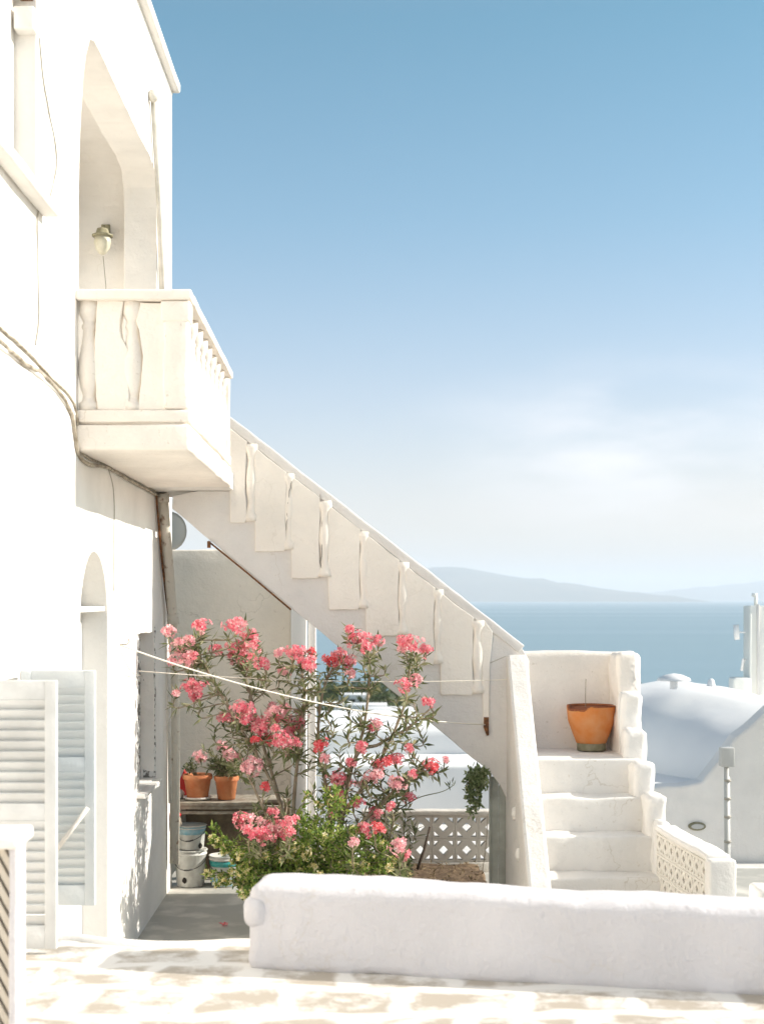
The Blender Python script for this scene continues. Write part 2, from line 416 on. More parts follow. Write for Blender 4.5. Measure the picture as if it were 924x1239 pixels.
# paving at street level
def pavemat():
    m = bpy.data.materials.new('painted_paving'); m.use_nodes = True; n = m.node_tree; L = n.links.new; bs = n.nodes['Principled BSDF']
    bs.inputs['Roughness'].default_value = .85
    g = n.nodes.new('ShaderNodeTexCoord')
    ns = n.nodes.new('ShaderNodeTexNoise'); ns.inputs['Scale'].default_value = 3; ns.inputs['Detail'].default_value = 3; L(g.outputs['Object'], ns.inputs['Vector'])
    ml = n.nodes.new('ShaderNodeVectorMath'); ml.operation = 'MULTIPLY_ADD'; ml.inputs[1].default_value = (.34, .26, 0); L(ns.outputs['Color'], ml.inputs[0]); L(g.outputs['Object'], ml.inputs[2])
    br = n.nodes.new('ShaderNodeTexBrick'); br.inputs['Scale'].default_value = 1; br.inputs['Brick Width'].default_value = .46; br.inputs['Row Height'].default_value = .40
    br.inputs['Mortar Size'].default_value = .075; br.inputs['Mortar Smooth'].default_value = .6
    br.inputs['Color1'].default_value = (0, 0, 0, 1); br.inputs['Color2'].default_value = (0, 0, 0, 1); br.inputs['Mortar'].default_value = (1, 1, 1, 1)
    L(ml.outputs[0], br.inputs['Vector'])
    n2 = n.nodes.new('ShaderNodeTexNoise'); n2.inputs['Scale'].default_value = 5; n2.inputs['Detail'].default_value = 7; n2.inputs['Roughness'].default_value = .65; L(g.outputs['Object'], n2.inputs['Vector'])
    r = n.nodes.new('ShaderNodeMapRange'); r.inputs[1].default_value = .44; r.inputs[2].default_value = .62; L(n2.outputs['Fac'], r.inputs[0])
    mxx = n.nodes.new('ShaderNodeMath'); mxx.operation = 'MAXIMUM'; L(br.outputs['Color'], mxx.inputs[0]); L(r.outputs[0], mxx.inputs[1])
    cc = n.nodes.new('ShaderNodeMix'); cc.data_type = 'RGBA'; cc.inputs[6].default_value = (.42, .37, .31, 1); cc.inputs[7].default_value = (.76, .735, .70, 1)
    L(mxx.outputs[0], cc.inputs[0]); L(cc.outputs[2], bs.inputs['Base Color'])
    bp = n.nodes.new('ShaderNodeBump'); bp.inputs['Strength'].default_value = .5; bp.inputs['Distance'].default_value = .01; L(mxx.outputs[0], bp.inputs['Height']); L(bp.outputs[0], bs.inputs['Normal'])
    return m
M['pave'] = pavemat()
b = bmesh.new()
edge = [(-1.83, 7.28), (-1.45, 7.26), (-1.25, 7.17), (-1.0, 7.10), (-.8, 7.10), (-.62, 7.14), (-.5, 7.14), (-.3, 7.02), (1.0, 6.75), (4.5, 6.04)]
outl = rough([(-1.83, -4), (9, -4), (9, 5.2)]+edge[::-1], .15, .006, 3)
b = poly(outl, [], 'Z', PAVE-.3, PAVE)
tag(mk('pavement', b, 'pave'), kind='structure')
# limewashed lip along the edge of the paving
b = bmesh.new()
for i, (p, q) in enumerate(zip(edge[:6], edge[1:7])):
    a = Vector((*p, PAVE)); c = Vector((*q, PAVE)); 
tube(b, [(x, y+.0, PAVE-.035) for x, y in spline([Vector((x, y, 0)) for x, y in edge[:7]], 5).__iter__() for x, y in [(x, y)]] if False else [Vector((v.x, v.y-.02, PAVE-.03)) for v in spline([Vector((x, y, 0)) for x, y in edge[:7]], 5)], .055, 10)
box(b, -1.83, -.46, 7.04, 7.12, TERR, PAVE-.05)
tag(mk('pavement_edge', b, 'white'), kind='structure')
# retaining face under the paving (right part)
b = bmesh.new(); A = math.atan(-.207)
mtx = Matrix.Translation((-.45, 7.0, 0)) @ Matrix.Rotation(A, 4, 'Z')
box(b, 0, 6.5, -.30, .0, TERR-.3, PAVE-.31, mtx=mtx)
tag(mk('pavement_footing', b, 'fgwall'), kind='structure')
# soil bed behind the shrub
b = bmesh.new()
box(b, -.62, 1.22, 12.0, 14.98, TERR+.004, TERR+.09, bev=.03, amp=.035, step=.12, seed=4, freq=4)
tag(mk('soil_bed', b, 'soil'), kind='structure')

b = bmesh.new(); box(b, -1.8, 13, 15.6, 17.45, -4.3, -3.15); box(b, -3, 3.0, 17.45, 20.45, -4.3, -3.15)  # pale ground added here to bounce light onto the neighbour's wall
tag(mk('added_bounce_ground', b, 'step'), kind='structure')

# low rounded foreground wall
b = bmesh.new()
mtx = Matrix.Translation((-.445, 7.01, 0)) @ Matrix.Rotation(A, 4, 'Z')
box(b, 0, 6.0, -.36, 0, PAVE-.02, -1.302, bev=.05, amp=.020, step=.06, mtx=mtx, seed=2, freq=2.2)
for v in b.verts:
    if v.co.z > -1.5: v.co.z -= .013*max(0, min(3, v.co.x+.4))
ob = mk('parapet_wall', b, 'fgwall')
tag(ob, 'low thick whitewashed wall with rounded top crossing the foreground', 'wall')
b = bmesh.new(); box(b, -.018, .10, -.368, -.02, -1.50, -1.36, bev=.045, amp=.012, step=.04, mtx=mtx, seed=9)
mk('wall_end', b, 'fgwall', ob)

# ================================================================== HOUSE
XW = -1.83; YE = 14.27; ZR = 4.92
house = thing('house', (XW, 8, TERR), 'tall sunlit white plastered house with arched loggia and balcony on the left', 'house')
def arch_pts(y0, y1, z0, zs, zt, n=14):
    pts = [(y0, z0), (y1, z0)]
    cy = (y0+y1)/2; ry = (y1-y0)/2
    for i in range(n+1):
        a = math.pi*i/n; pts.append((cy+ry*math.cos(a), zs+(zt-zs)*math.sin(a)))
    return pts
logg = [(9.53, 1.18), (13.22, 1.18), (13.22, 3.55), (13.19, 3.72), (13.08, 3.84), (12.8, 3.87), (11.8, 3.85), (10.6, 3.86), (10.1, 3.86), (9.93, 3.80), (9.79, 3.64), (9.68, 3.42), (9.58, 3.0), (9.54, 2.6)]
win_top = [(6.9, 2.30), (8.30, 2.30), (8.30, 3.43), (6.9, 3.43)]
win_low = [(6.97, -1.60), (7.86, -1.60), (7.86, -.42), (6.97, -.42)]
door = arch_pts(9.58, 10.65, TERR+.02, -.20, .33)
win_small = [(12.09, -1.60), (13.04, -1.60), (13.04, -.29), (12.09, -.29)]
b = poly(rough([(-3, -3.6), (YE, -3.6), (YE, ZR), (-3, ZR)], .25, .008, 1),
         [rough(logg, .07, .010, 2), rough(win_top, .1, .004, 3), rough(win_low, .1, .004, 4), rough(door, .07, .006, 5), rough(win_small, .06, .010, 6)],
         'X', XW-.30, XW, .008)
mk('front_wall', b, 'wall', house)
b = bmesh.new(); box(b, -7, XW-.301, YE-.25, YE-.001, -3.6, ZR-.002); mk('side_wall', b, 'wall', house)
b = bmesh.new(); box(b, -7, XW-.301, -3, -2.75, -3.6, ZR-.002); mk('side_wall', b, 'wall', house)
b = bmesh.new(); box(b, -7.25, -7.001, -3, YE, -3.6, ZR-.001); mk('rear_wall', b, 'wall', house)
b = bmesh.new(); box(b, -7.3, XW+.005, -3.05, YE+.03, ZR+.001, ZR+.03, bev=.01)
box(b, -7.3, XW+.075, -3.05, YE+.06, ZR+.032, ZR+.13, bev=.02, amp=.006, step=.4, seed=5)
mk('roof', b, 'white', house)
# loggia room
b = bmesh.new()
box(b, -2.80, -2.70, 9.2, 13.5, 1.1, 4.05); box(b, -2.70, XW-.302, 13.4, 13.5, 1.1, 4.05, step=.3, amp=.01)
box(b, -2.70, XW-.302, 9.2, 9.3, 1.1, 4.05); box(b, -2.80, XW-.302, 9.2, 13.5, 4.051, 4.15)
for k in range(7):                                   # coved ceiling corner
    t0 = R(90*k/7); t1 = R(90*(k+1)/7); rr = .45
    y0_, z0_ = 13.4-rr+rr*math.cos(t0), 4.05-rr+rr*math.sin(t0); y1_, z1_ = 13.4-rr+rr*math.cos(t1), 4.05-rr+rr*math.sin(t1)
    f = b.faces.new([b.verts.new(v) for v in ((-2.70, y0_, z0_), (XW-.302, y0_, z0_), (XW-.302, y1_, z1_), (-2.70, y1_, z1_))])
mk('loggia_room', b, 'white', house)
b = bmesh.new(); box(b, -2.70, XW-.302, 9.3, 13.4, 1.0, 1.17); mk('loggia_floor', b, 'step', house)

def louvre_leaf(bm, x0, x1, z0, z1, y, t=.035, rails=(.55,), st=.055, slope=1, pitch=.046, axis='Y'):
    """a louvred leaf in the XZ plane (axis 'Y') or YZ plane (axis 'X')"""
    def bx(a0, a1, c0, c1, d0, d1, m=None):
        if axis == 'Y': box(bm, a0, a1, d0, d1, c0, c1, bev=.003, mtx=m)
        else: box(bm, d0, d1, a0, a1, c0, c1, bev=.003, mtx=m)
    bx(x0, x0+st, z0, z1, y, y+t); bx(x1-st, x1, z0, z1, y, y+t)
    h = z1-z0
    zz = [z0, z0+.10] ; levels = [(z0, z0+.11)]
    for r in rails: levels.append((z0+h*r-.04, z0+h*r+.04))
    levels.append((z1-.09, z1))
    for a, c in levels: bx(x0+st, x1-st, a, c, y+.002, y+t-.002)
    for (a, c), (d, e) in zip(levels, levels[1:]):
        k = int((d-c)/pitch)
        for i in range(k):
            zc = c+(i+.5)*(d-c)/k
            if axis == 'Y':
                mt = Matrix.Translation(((x0+x1)/2, y+t/2, zc)) @ Matrix.Rotation(R(-58*slope), 4, 'X')
                box(bm, -(x1-x0)/2+st, (x1-x0)/2-st, -.028, .028, -.004, .004, mtx=mt)
            else:
                mt = Matrix.Translation((y+t/2, (x0+x1)/2, zc)) @ Matrix.Rotation(R(38*slope), 4, 'Y')
                box(bm, -.022, .022, -(x1-x0)/2+st, (x1-x0)/2-st, -.004, .004, mtx=mt)
# upper window
b = bmesh.new(); box(b, -2.05, -1.99, 6.9, 8.30, 2.30, 3.43); wu = mk('window', b, 'reveal', house)
b = bmesh.new(); box(b, -1.985, -1.955, 6.93, 7.60, 2.33, 3.40, bev=.005); mk('shutter', b, 'white', wu)
b = bmesh.new(); box(b, -1.985, -1.955, 7.61, 8.27, 2.33, 3.40, bev=.005); mk('shutter', b, 'white', wu)
b = bmesh.new(); box(b, XW+.001, XW+.10, 6.7, 8.45, 2.20, 2.265, bev=.015, amp=.005, step=.15); mk('sill', b, 'white', wu)
b = bmesh.new(); box(b, XW-.11, XW+.004, 8.20, 8.298, 3.20, 3.33, bev=.01); mk('bracket', b, 'white', wu)
b = bmesh.new(); box(b, XW-.09, XW-.02, 8.235, 8.297, 3.395, 3.43); mk('latch', b, 'rust', wu)
# lower window with two leaves standing open
b = bmesh.new(); box(b, -2.05, -2.0, 6.97, 7.86, -1.60, -.42); wl = mk('window', b, 'glass', house)
b = bmesh.new(); box(b, -2.0, -1.96, 6.97, 7.03, -1.6, -.42); box(b, -2.0, -1.96, 7.80, 7.86, -1.6, -.42); box(b, -2.0, -1.96, 7.38, 7.45, -1.6, -.42)
mk('frame', b, 'shutter', wl)
b = bmesh.new(); louvre_leaf(b, XW+.003, -1.432, -1.655, -.385, 6.91, rails=(.51,)); s1 = mk('shutter', b, 'shutter', wl)
b = bmesh.new(); louvre_leaf(b, XW+.003, -1.428, -1.655, -.385, 7.89, rails=(.60,)); s2 = mk('shutter', b, 'shutterblue', wl)
b = bmesh.new(); tube(b, [P(66, 1032, 7.86), P(106, 978, 7.86)], .013, 6); mk('stay_bar', b, 'cream', wl)
# arched door
b = bmesh.new(); box(b, -2.06, -2.02, 9.5, 10.72, TERR, .36); dr = mk('door', b, 'shutter', house)
b = bmesh.new(); box(b, -2.018, XW-.02, 9.583, 10.647, -.09, -.05, bev=.006); mk('transom', b, 'reveal', dr)
b = bmesh.new(); box(b, -2.0, XW+.02, 9.6, 10.63, TERR+.004, TERR+.12, bev=.01); mk('threshold', b, 'reveal', dr)
# small window
b = bmesh.new(); box(b, -2.04, -2.0, 12.05, 13.08, -1.62, -.27); ws = mk('window', b, 'glass', house)
b = bmesh.new()
for (a, c, d, e) in ((12.1, 12.17, -1.6, -.3), (12.96, 13.03, -1.6, -.3), (12.17, 12.96, -1.6, -1.52), (12.17, 12.96, -.38, -.3), (12.53, 12.59, -1.52, -.38)):
    box(b, -2.0, -1.95, a, c, d, e)
mk('frame', b, 'peel', ws)
b = bmesh.new(); box(b, XW-.12, XW+.07, 12.0, 13.08, -1.645, -1.60, bev=.012, amp=.01, step=.1, seed=3); mk('sill', b, 'step', ws)
b = bmesh.new(); box(b, XW-.10, XW+.006, 12.045, 12.085, -1.59, -.29, amp=.012, step=.04, freq=12); mk('casing', b, 'peel', ws)
b = bmesh.new(); box(b, XW-.10, XW+.006, 13.046, 13.085, -1.59, -.25, amp=.008, step=.04, freq=12); mk('casing', b, 'peel', ws)

# ---- balcony (part of the house)
X1 = -1.10; Y0 = 9.44; Y1 = 12.52
b = bmesh.new()
box(b, XW+.002, X1, Y0, Y1, .96, 1.13, bev=.02, amp=.008, step=.12, seed=1)
box(b, XW+.002, X1-.02, Y0+.03, Y1-.01, 1.131, 1.165, bev=.01, amp=.005, step=.15, seed=2)
box(b, XW+.002, X1, Y0, Y0+.16, 1.145, 1.225, bev=.015, amp=.008, step=.12, seed=3)
box(b, X1-.16, X1, Y0+.162, Y1, 1.145, 1.225, bev=.015, amp=.008, step=.12, seed=4)
bal = mk('balcony', b, 'cream', house)
tag(bal)
# rail, slightly sagging towards the far end
def sag(bm, z0=2.0, dz=-.05):
    for v in bm.verts: v.co.z += dz*(v.co.y-Y0)/(Y1-Y0)
    return bm
b = bmesh.new(); box(b, XW+.002, X1+.015, Y0-.02, Y0+.17, 1.935, 2.0, bev=.012, amp=.006, step=.12, seed=6)
box(b, X1-.165, X1+.015, Y0+.172, Y1+.01, 1.935, 2.0, bev=.012, amp=.006, step=.12, seed=7); mk('rail', sag(b), 'cream', bal)
# turned balusters
bprof = [(.070, 0), (.070, .05), (.048, .065), (.042, .10), (.060, .16), (.074, .25), (.070, .33), (.052, .43), (.040, .52), (.052, .545), (.040, .57), (.052, .60), (.068, .63), (.068, .71)]
b = bmesh.new(); lathe(b, bprof, (0, 0, 0), 14)
bal_me = bpy.data.meshes.new('baluster'); b.to_mesh(bal_me); b.free(); bal_me.materials.append(M['cream'])
def baluster(x, y, z, parent, s=(1, 1, 1), rz=0):
    o = bpy.data.objects.new('baluster', bal_me); COL.objects.link(o); o.parent = parent; o.location = Vector((x, y, z))-WL[parent.name]; o.scale = s; o.rotation_euler.z = rz
for x in (-1.76, -1.475): baluster(x, Y0+.09, 1.222, bal, (1, 1, 1.01))
n_b = 9
for i in range(n_b):
    y = Y0+.34+i*(Y1-Y0-.45)/(n_b-1); baluster(X1-.075, y, 1.222, bal, (.85, .72, .98))
b = bmesh.new(); box(b, X1-.165, X1-.005, Y0+.01, Y0+.165, 1.226, 1.934, bev=.02, amp=.012, step=.09, seed=8)
box(b, X1-.18, X1+.005, Y0, Y0+.175, 1.80, 1.934, bev=.012, amp=.006, step=.1, seed=8); mk('corner_post', b, 'cream', bal)
b = bmesh.new(); box(b, X1-.14, X1-.01, Y1-.09, Y1, 1.226, 1.93, bev=.012, amp=.006, step=.1, seed=8); mk('corner_post', b, 'cream', bal)
# infill between the balusters, near end
b = poly(rough([(-1.70, 1.226), (-1.49, 1.226), (-1.50, 1.62), (-1.545, 1.70), (-1.555, 1.80), (-1.53, 1.934), (-1.70, 1.934), (-1.72, 1.5)], .05, .008, 3), [], 'Y', Y0+.035, Y0+.13, .006); mk('infill', b, 'panel', bal)
b = poly(rough([(-1.43, 1.226), (-1.245, 1.226), (-1.245, 1.92), (-1.42, 1.92), (-1.445, 1.80), (-1.40, 1.65)], .05, .008, 7), [], 'Y', Y0+.035, Y0+.13, .006); mk('infill', b, 'panel', bal)
# side infill, lower two thirds, with a hole
hole = [(Y0+.36+.07*math.cos(a), 1.40+.13*math.sin(a)) for a in [i*math.pi/6 for i in range(12)]]
b = poly(rough([(Y0+.17, 1.226), (Y1-.1, 1.226), (Y1-.1, 1.42), (Y0+1.2, 1.48), (Y0+.6, 1.60), (Y0+.17, 1.60)], .06, .012, 9), [rough(hole, .05, .01, 3)], 'X', X1-.10, X1-.045, .004); mk('infill', b, 'panel', bal)

# fixed things on the house front
lamp = thing('wall_lamp', (-2.38, 13.4, 3.2), 'weathered metal and frosted glass wall lamp inside the arched loggia', 'lamp')
lp = P(124, 290, 13.21)
b = bmesh.new(); tube(b, [lp+Vector((0, .17, .12)), lp+Vector((0, .05, .13)), lp+Vector((0, 0, .07))], .018, 8); box(b, lp.x-.04, lp.x+.04, 13.36, 13.395, lp.z+.06, lp.z+.18, bev=.005); mk('bracket', b, 'lampmetal', lamp)
b = bmesh.new(); lathe(b, [(.02, .11), (.05, .10), (.06, .06), (.095, .045), (.095, .03), (.05, .03)], lp, 20); mk('cap', b, 'lampmetal', lamp)
b = bmesh.new(); lathe(b, [(.07, .03), (.078, -.02), (.065, -.08), (.035, -.12), (.012, -.135)], lp, 20); mk('lamp_shade', b, 'lampglass', lamp)
b = bmesh.new(); tube(b, [lp+Vector((0, .03, -.14)), lp+Vector((.01, .12, -.4)), lp+Vector((0, .165, -.9))], .004, 5); mk('wire', b, 'cable', lamp)

def wallpt(px, py, off=.01):
    Y = (XW+off)*F/(px-CX); return Vector((XW+off, Y, (CY-py)*Y/F))
def wcable(name, pts, r, m, label, cat='cable', off=None, jit=.004):
    b = bmesh.new(); off = r if off is None else off
    sp = spline([wallpt(x, y, off) for x, y in pts], 8)
    sp = [p+nv(p, 6)*jit*Vector((0, 1, 1)).length for p in sp]
    for p in sp: p.x = max(p.x, XW+r*.5)
    tube(b, sp, r, 6); o = mk(name, b, m); return tag(o, label, cat)
wcable('cable', [(48, 45), (52, 90), (58, 130), (66, 165), (68, 200), (60, 240), (46, 256), (46, 300), (47, 380), (43, 418)], .005, 'cable', 'thin grey cable wandering down the wall beside the upper window')
wcable('cable', [(-10, 390), (10, 405), (35, 428), (60, 455), (85, 480), (92, 498), (95, 530), (97, 545), (110, 556), (130, 562), (150, 572), (190, 596)], .008, 'cablew', 'upper of the two lumpy painted cables running under the balcony')
wcable('cable', [(-10, 405), (10, 422), (30, 440), (50, 452), (68, 470), (86, 498), (91, 525), (95, 548), (108, 562), (130, 566), (160, 583), (195, 602)], .013, 'cablew', 'lower thicker painted cable running along the sunlit wall and under the balcony')
wcable('cable', [(130, 565), (137, 590), (138, 640), (137, 700), (138, 716)], .004, 'cable', 'thin short cable hanging from the cable run below the balcony')
# rough plaster ridge under the cables
b = bmesh.new(); sp = spline([wallpt(x, y, .0) for x, y in [(-10, 412), (35, 444), (68, 474), (88, 502)]], 10); tube(b, [p+nv(p, 5)*.008 for p in sp], .018, 7)
tag(mk('plaster_ridge', b, 'white'), 'crooked plaster ridge on the sunlit wall left of the balcony', 'ridge')
# vent pipe beside the loggia
pp = thing('drainpipe', (-1.79, 13.4, 1.2), 'slim white painted pipe rising beside the arched loggia', 'pipe')
b = bmesh.new(); tube(b, [wallpt(196, 350, .035), wallpt(193, 250, .035), wallpt(186, 122, .035)], .027, 10); mk('pipe', b, 'pipew', pp)
b = bmesh.new(); q = wallpt(185.5, 122, .04); tube(b, [q, q+Vector((0, 0, .03)), q+Vector((0, 0, .05)), q+Vector((0, 0, .09))], [.03, .05, .05, .035], 10)
mk('cap', b, 'pipew', pp)
pp = thing('drainpipe', (-1.75, 14.0, TERR), 'rusty cream drainpipe bending down the shaded house corner to the floor', 'pipe')
b = bmesh.new(); tube(b, [P(197, 596, 13.2), P(200, 640, 13.3), P(209, 745, 13.75), P(211, 790, 13.85), P(212, 900, 13.9), P(211, 1045, 13.9)], .046, 10); mk('pipe', b, 'pipe', pp)
b = bmesh.new(); tube(b, [P(209, 742, 13.75), P(210, 756, 13.75)], .056, 10); mk('collar', b, 'pipe', pp)
b = bmesh.new(); tube(b, [P(197, 598, 13.2), P(197.5, 608, 13.2)], .056, 10); mk('collar', b, 'pipe', pp)
pp = thing('drainpipe', (-1.79, 13.3, -.3), 'dark thin conduit slanting beside the rusty cream drainpipe', 'pipe')
b = bmesh.new(); tube(b, [wallpt(189, 600, .02), wallpt(196, 680, .02), wallpt(204, 748, .02)], .011, 6); mk('pipe', b, 'rust', pp)
b = bmesh.new(); tube(b, [wallpt(204, 800, .05), wallpt(205, 900, .05), wallpt(206, 972, .05)], .018, 8)
tag(mk('drainpipe', b, 'pipew'), 'slim pale upright pipe at the left end of the plank shelf', 'pipe')
# broken hook with rope end on the wall
b = bmesh.new(); q = wallpt(145, 780, .0); tube(b, [q, q+Vector((.05, 0, 0)), q+Vector((.07, .02, .02)), q+Vector((.06, .03, .04))], .006, 6)
tag(mk('wall_hook', b, 'cable'), 'small iron hook in the sunlit wall holding the clothes lines', 'hook')

# ================================================================== back wall of the terrace
YB = 15.3
b = bmesh.new()
box(b, (203-CX)*YB/F-.15, (352-CX)*YB/F, YB, YB+.25, TERR-.3, .52, bev=.02, amp=.012, step=.2, seed=3)
bw = mk('boundary_wall', b, 'backwall'); tag(bw, 'tall cream shaded plaster wall at the back behind the oleander', 'wall')
b = bmesh.new(); box(b, (352-CX)*15.1/F, (371-CX)*15.1/F, 15.1, 15.35, TERR, .45, bev=.01, amp=.005, step=.2); 
pl = mk('pillar', b, 'farwhite', bw)
b = bmesh.new(); box(b, (372.5-CX)*15.2/F, (382-CX)*15.2/F, 15.2, 15.40, TERR, .4, bev=.01, amp=.004, step=.2); mk('pillar', b, 'string', bw)
# satellite dish peeking above
dish = thing('satellite_dish', P(212, 663, 15.42), 'round pale satellite dish half hidden beside the house corner above the back wall', 'satellite dish')
b = bmesh.new(); c = P(205, 643, 15.5)
prev = None; rings = []
for k in range(6):
    r = .19*k/5; z = .05*(k/5)**2
    rings.append([b.verts.new(c+Vector((r*math.cos(a), -z, r*math.sin(a)*1.1))) for a in [2*math.pi*i/24 for i in range(24)]] if k else [b.verts.new(c)])
for i in range(24): b.faces.new((rings[0][0], rings[1][i], rings[1][(i+1) % 24])).smooth = True
for k in range(1, 5):
    for i in range(24): b.faces.new((rings[k][i], rings[k+1][i], rings[k+1][(i+1) % 24], rings[k][(i+1) % 24])).smooth = True
bmesh.ops.solidify(b, geom=b.faces[:], thickness=.012)
mk('dish', b, 'greybox', dish)
b = bmesh.new(); tube(b, [c+Vector((0, .03, 0)), Vector((c.x, 15.5, .50))], .014, 6); mk('bracket', b, 'cable', dish)

# ================================================================== STAIRCASE
YS = 13.0
st = thing('staircase', (1.4, YS, TERR), 'whitewashed outdoor staircase descending from the balcony past a landing with an orange pot', 'staircase')
def Q(px, py, Y=YS): v = P(px, py, Y); return (v.x, v.z)
lower = [Q(200, 606), Q(208, 615), Q(300, 692), Q(400, 775), Q(500, 857), Q(560, 908), Q(592, 934), Q(605, 950), Q(622, 985)]
upper = [Q(640, 985), Q(640, 800), Q(632, 786), Q(277, 508), Q(277, 500), Q(200, 500)]
pts = [Q(209, 600)]+lower[1:]+upper[:4]+[Q(277, 594), Q(240, 594)]
b = poly(rough(pts, .09, .006, 2), [], 'Y', YS, YS+.13, .006); mk('parapet', b, 'string', st)
# rear parapet and flight
fl = bmesh.new()
for i in range(11):
    x0 = -1.12+i*.235; zt = .92-i*.187
    box(fl, x0, x0+.235, YS+.131, YS+.86, zt-.34, zt, bev=.008)
box(fl, XW+.01, -1.121, Y1+.011, YS+.86, .965, 1.12, bev=.01)
mk('upper_flight', fl, 'step', st)
b = poly(rough([Q(209, 600), Q(595, 935), Q(625, 960), Q(640, 985), Q(640, 790), Q(277, 503), Q(235, 594)], .12, .006, 5), [], 'Y', YS+.861, YS+.97, .004)
mk('rear_parapet', b, 'string', st)
# coping
b = bmesh.new()
pa = Vector((Q(274, 500)[0], 0, Q(274, 500)[1])); pb = Vector((Q(634, 781)[0], 0, Q(634, 781)[1]))
d = pb-pa; ang = -math.atan2(d.z, d.x)
mtx = Matrix.Translation((pa.x, YS, pa.z)) @ Matrix.Rotation(ang, 4, 'Y')
box(b, 0, d.length, -.022, .155, -.085, 0, bev=.012, amp=.007, step=.12, mtx=mtx, seed=4, freq=4)
mk('coping', b, 'string', st)
# infill panels and lumpy balusters on the near face
def topz(px): return 503+(px-277)*(780-503)/355.0 + 11
pan = [(279, 299, 633), (309, 347, 667), (353, 388, 700), (398, 436, 738), (443, 483, 770), (491, 526, 805), (533, 573, 841), (583, 592, 878)]
for i, (a, c, zb) in enumerate(pan):
    o_ = [Q(a, zb), Q(c-3, zb), Q(c, zb-6), Q(c-2, zb-40), Q(c, topz(c)+3), Q(a, topz(a)+3), Q(a-1, zb-45)]
    if i == 7: o_ = [Q(584, zb), Q(591, zb-3), Q(592, 800), Q(596, 765), Q(585, 750), Q(582, 760)]
    b = poly(rough(o_, .035, .006, i+11), [], 'Y', YS-.028, YS-.001, .006)
    mk('infill_panel', b, 'panel', st)
# balusters: half-embedded lumpy pillars between panels
gaps = [(300, 309), (346, 354), (388, 398), (436, 444), (483, 492), (526, 534), (573, 583)]
for i, (a, c) in enumerate(gaps):
    mid = (a+c)/2; xx = Q(mid, 0)[0]; zt = Q(mid, topz(mid)+2)[1]; zb = Q(mid, pan[i][2]-2)[1]
    b = bmesh.new(); hw = (c-a)/2/136.0+.013
    K = 16; prof = [1.3, 1.35, .95, .8, .85, 1.0, 1.1, 1.15, 1.1, 1.0, .9, .85, .8, 1.0, 1.35, 1.3]
    pts3 = [Vector((xx+.008*noise.noise(Vector((i*3, k*.5, 0))), YS-.003, zt+(zb-zt)*k/(K-1))) for k in range(K)]
    tube(b, pts3, [hw*p*(1+.12*noise.noise(Vector((i, k*.9, 3)))) for k, p in enumerate(prof)], 10)
    for v in b.verts: v.co.y = YS-.003+(v.co.y-YS+.003)*.7
    mk('baluster', b, 'panel', st)
b = bmesh.new(); tube(b, [P(588, 868, YS-.02), P(588, 880, YS-.025), P(590, 890, YS-.02)], [.026, .024, .012], 7); mk('rusty_bracket', b, 'rust', st)
# hairline cracks opened in the plaster of three panels
def crack(pts, parent, y=YS-.030):
    b = bmesh.new(); pr = [P(x, yy, y) for x, yy in pts]; sp = spline(pr, 6)
    sp = [p+Vector((nv(p, 25).x*.012, 0, 0)) for p in sp]
    tube(b, sp, [.001+.0018*math.sin(math.pi*i/(len(sp)-1)) for i in range(len(sp))], 4); mk('crack', b, 'dark', parent)
crack([(357, 572), (351, 590), (348, 618), (346, 642)], st, YS-.030)
crack([(390, 630), (389, 655), (388, 690), (387, 699)], st, YS-.030)
crack([(388, 610), (387, 598)], st, YS-.028)
# conduit below
b = bmesh.new(); tube(b, [P(252, 655, YS-.01), P(300, 694, YS-.012), P(352, 738, YS-.01)], .009, 6)
box(b, *sorted((P(251, 0, YS).x, P(255, 0, YS).x)), YS-.03, YS, P(0, 663, YS).z, P(0, 655, YS).z)
tag(mk('conduit', b, 'rust'), 'dark thin conduit clipped along the lower edge of the staircase', 'conduit')
# landing + lower flight
xl = 1.50; xr = 2.42
b = bmesh.new(); box(b, xl-.02, xr+.05, 12.88, 13.97, TERR, -1.407, bev=.02, amp=.01, step=.14, seed=1); mk('landing', b, 'step', st)
steps = [(12.58, 12.879, -1.709), (12.28, 12.579, -1.994), (11.98, 12.279, -2.285), (11.68, 11.979, -2.56)]
for i, (ya, yb, zt) in enumerate(steps):
    b = bmesh.new(); box(b, xl-.02, xr+.04+.03*i, ya, yb+.0, TERR+.001, zt, bev=.022, amp=.014, step=.07, seed=20+i, freq=5)
    mk('step', b, 'step', st)
# landing walls
b = bmesh.new(); box(b, 1.50, 2.61, 13.82, 14.0, TERR, -.493, bev=.045, amp=.014, step=.1, seed=6); mk('landing_wall', b, 'cream', st)
b = bmesh.new(); box(b, 1.33, 1.50, 12.97, 13.83, TERR, -.52, bev=.03, amp=.01, step=.12, seed=7); mk('landing_wall', b, 'string', st)
# stepped right parapet of rough blocks
blk = [(13.30, 13.84, -.50, 2.35, 2.55), (13.12, 13.32, -.84, 2.345, 2.54), (12.92, 13.14, -1.16, 2.34, 2.545), (12.62, 12.94, -1.42, 2.36, 2.555), (12.28, 12.64, -1.66, 2.42, 2.585), (12.10, 12.30, -1.84, 2.45, 2.58)]
for i, (ya, yb, zt, xa, xb) in enumerate(blk):
    b = bmesh.new(); box(b, xa, xb, ya, yb, TERR if i < 5 else TERR, zt, bev=.05, amp=.022, step=.06, seed=30+i, freq=5); mk('parapet_block', b, 'white' if i else 'cream', st)
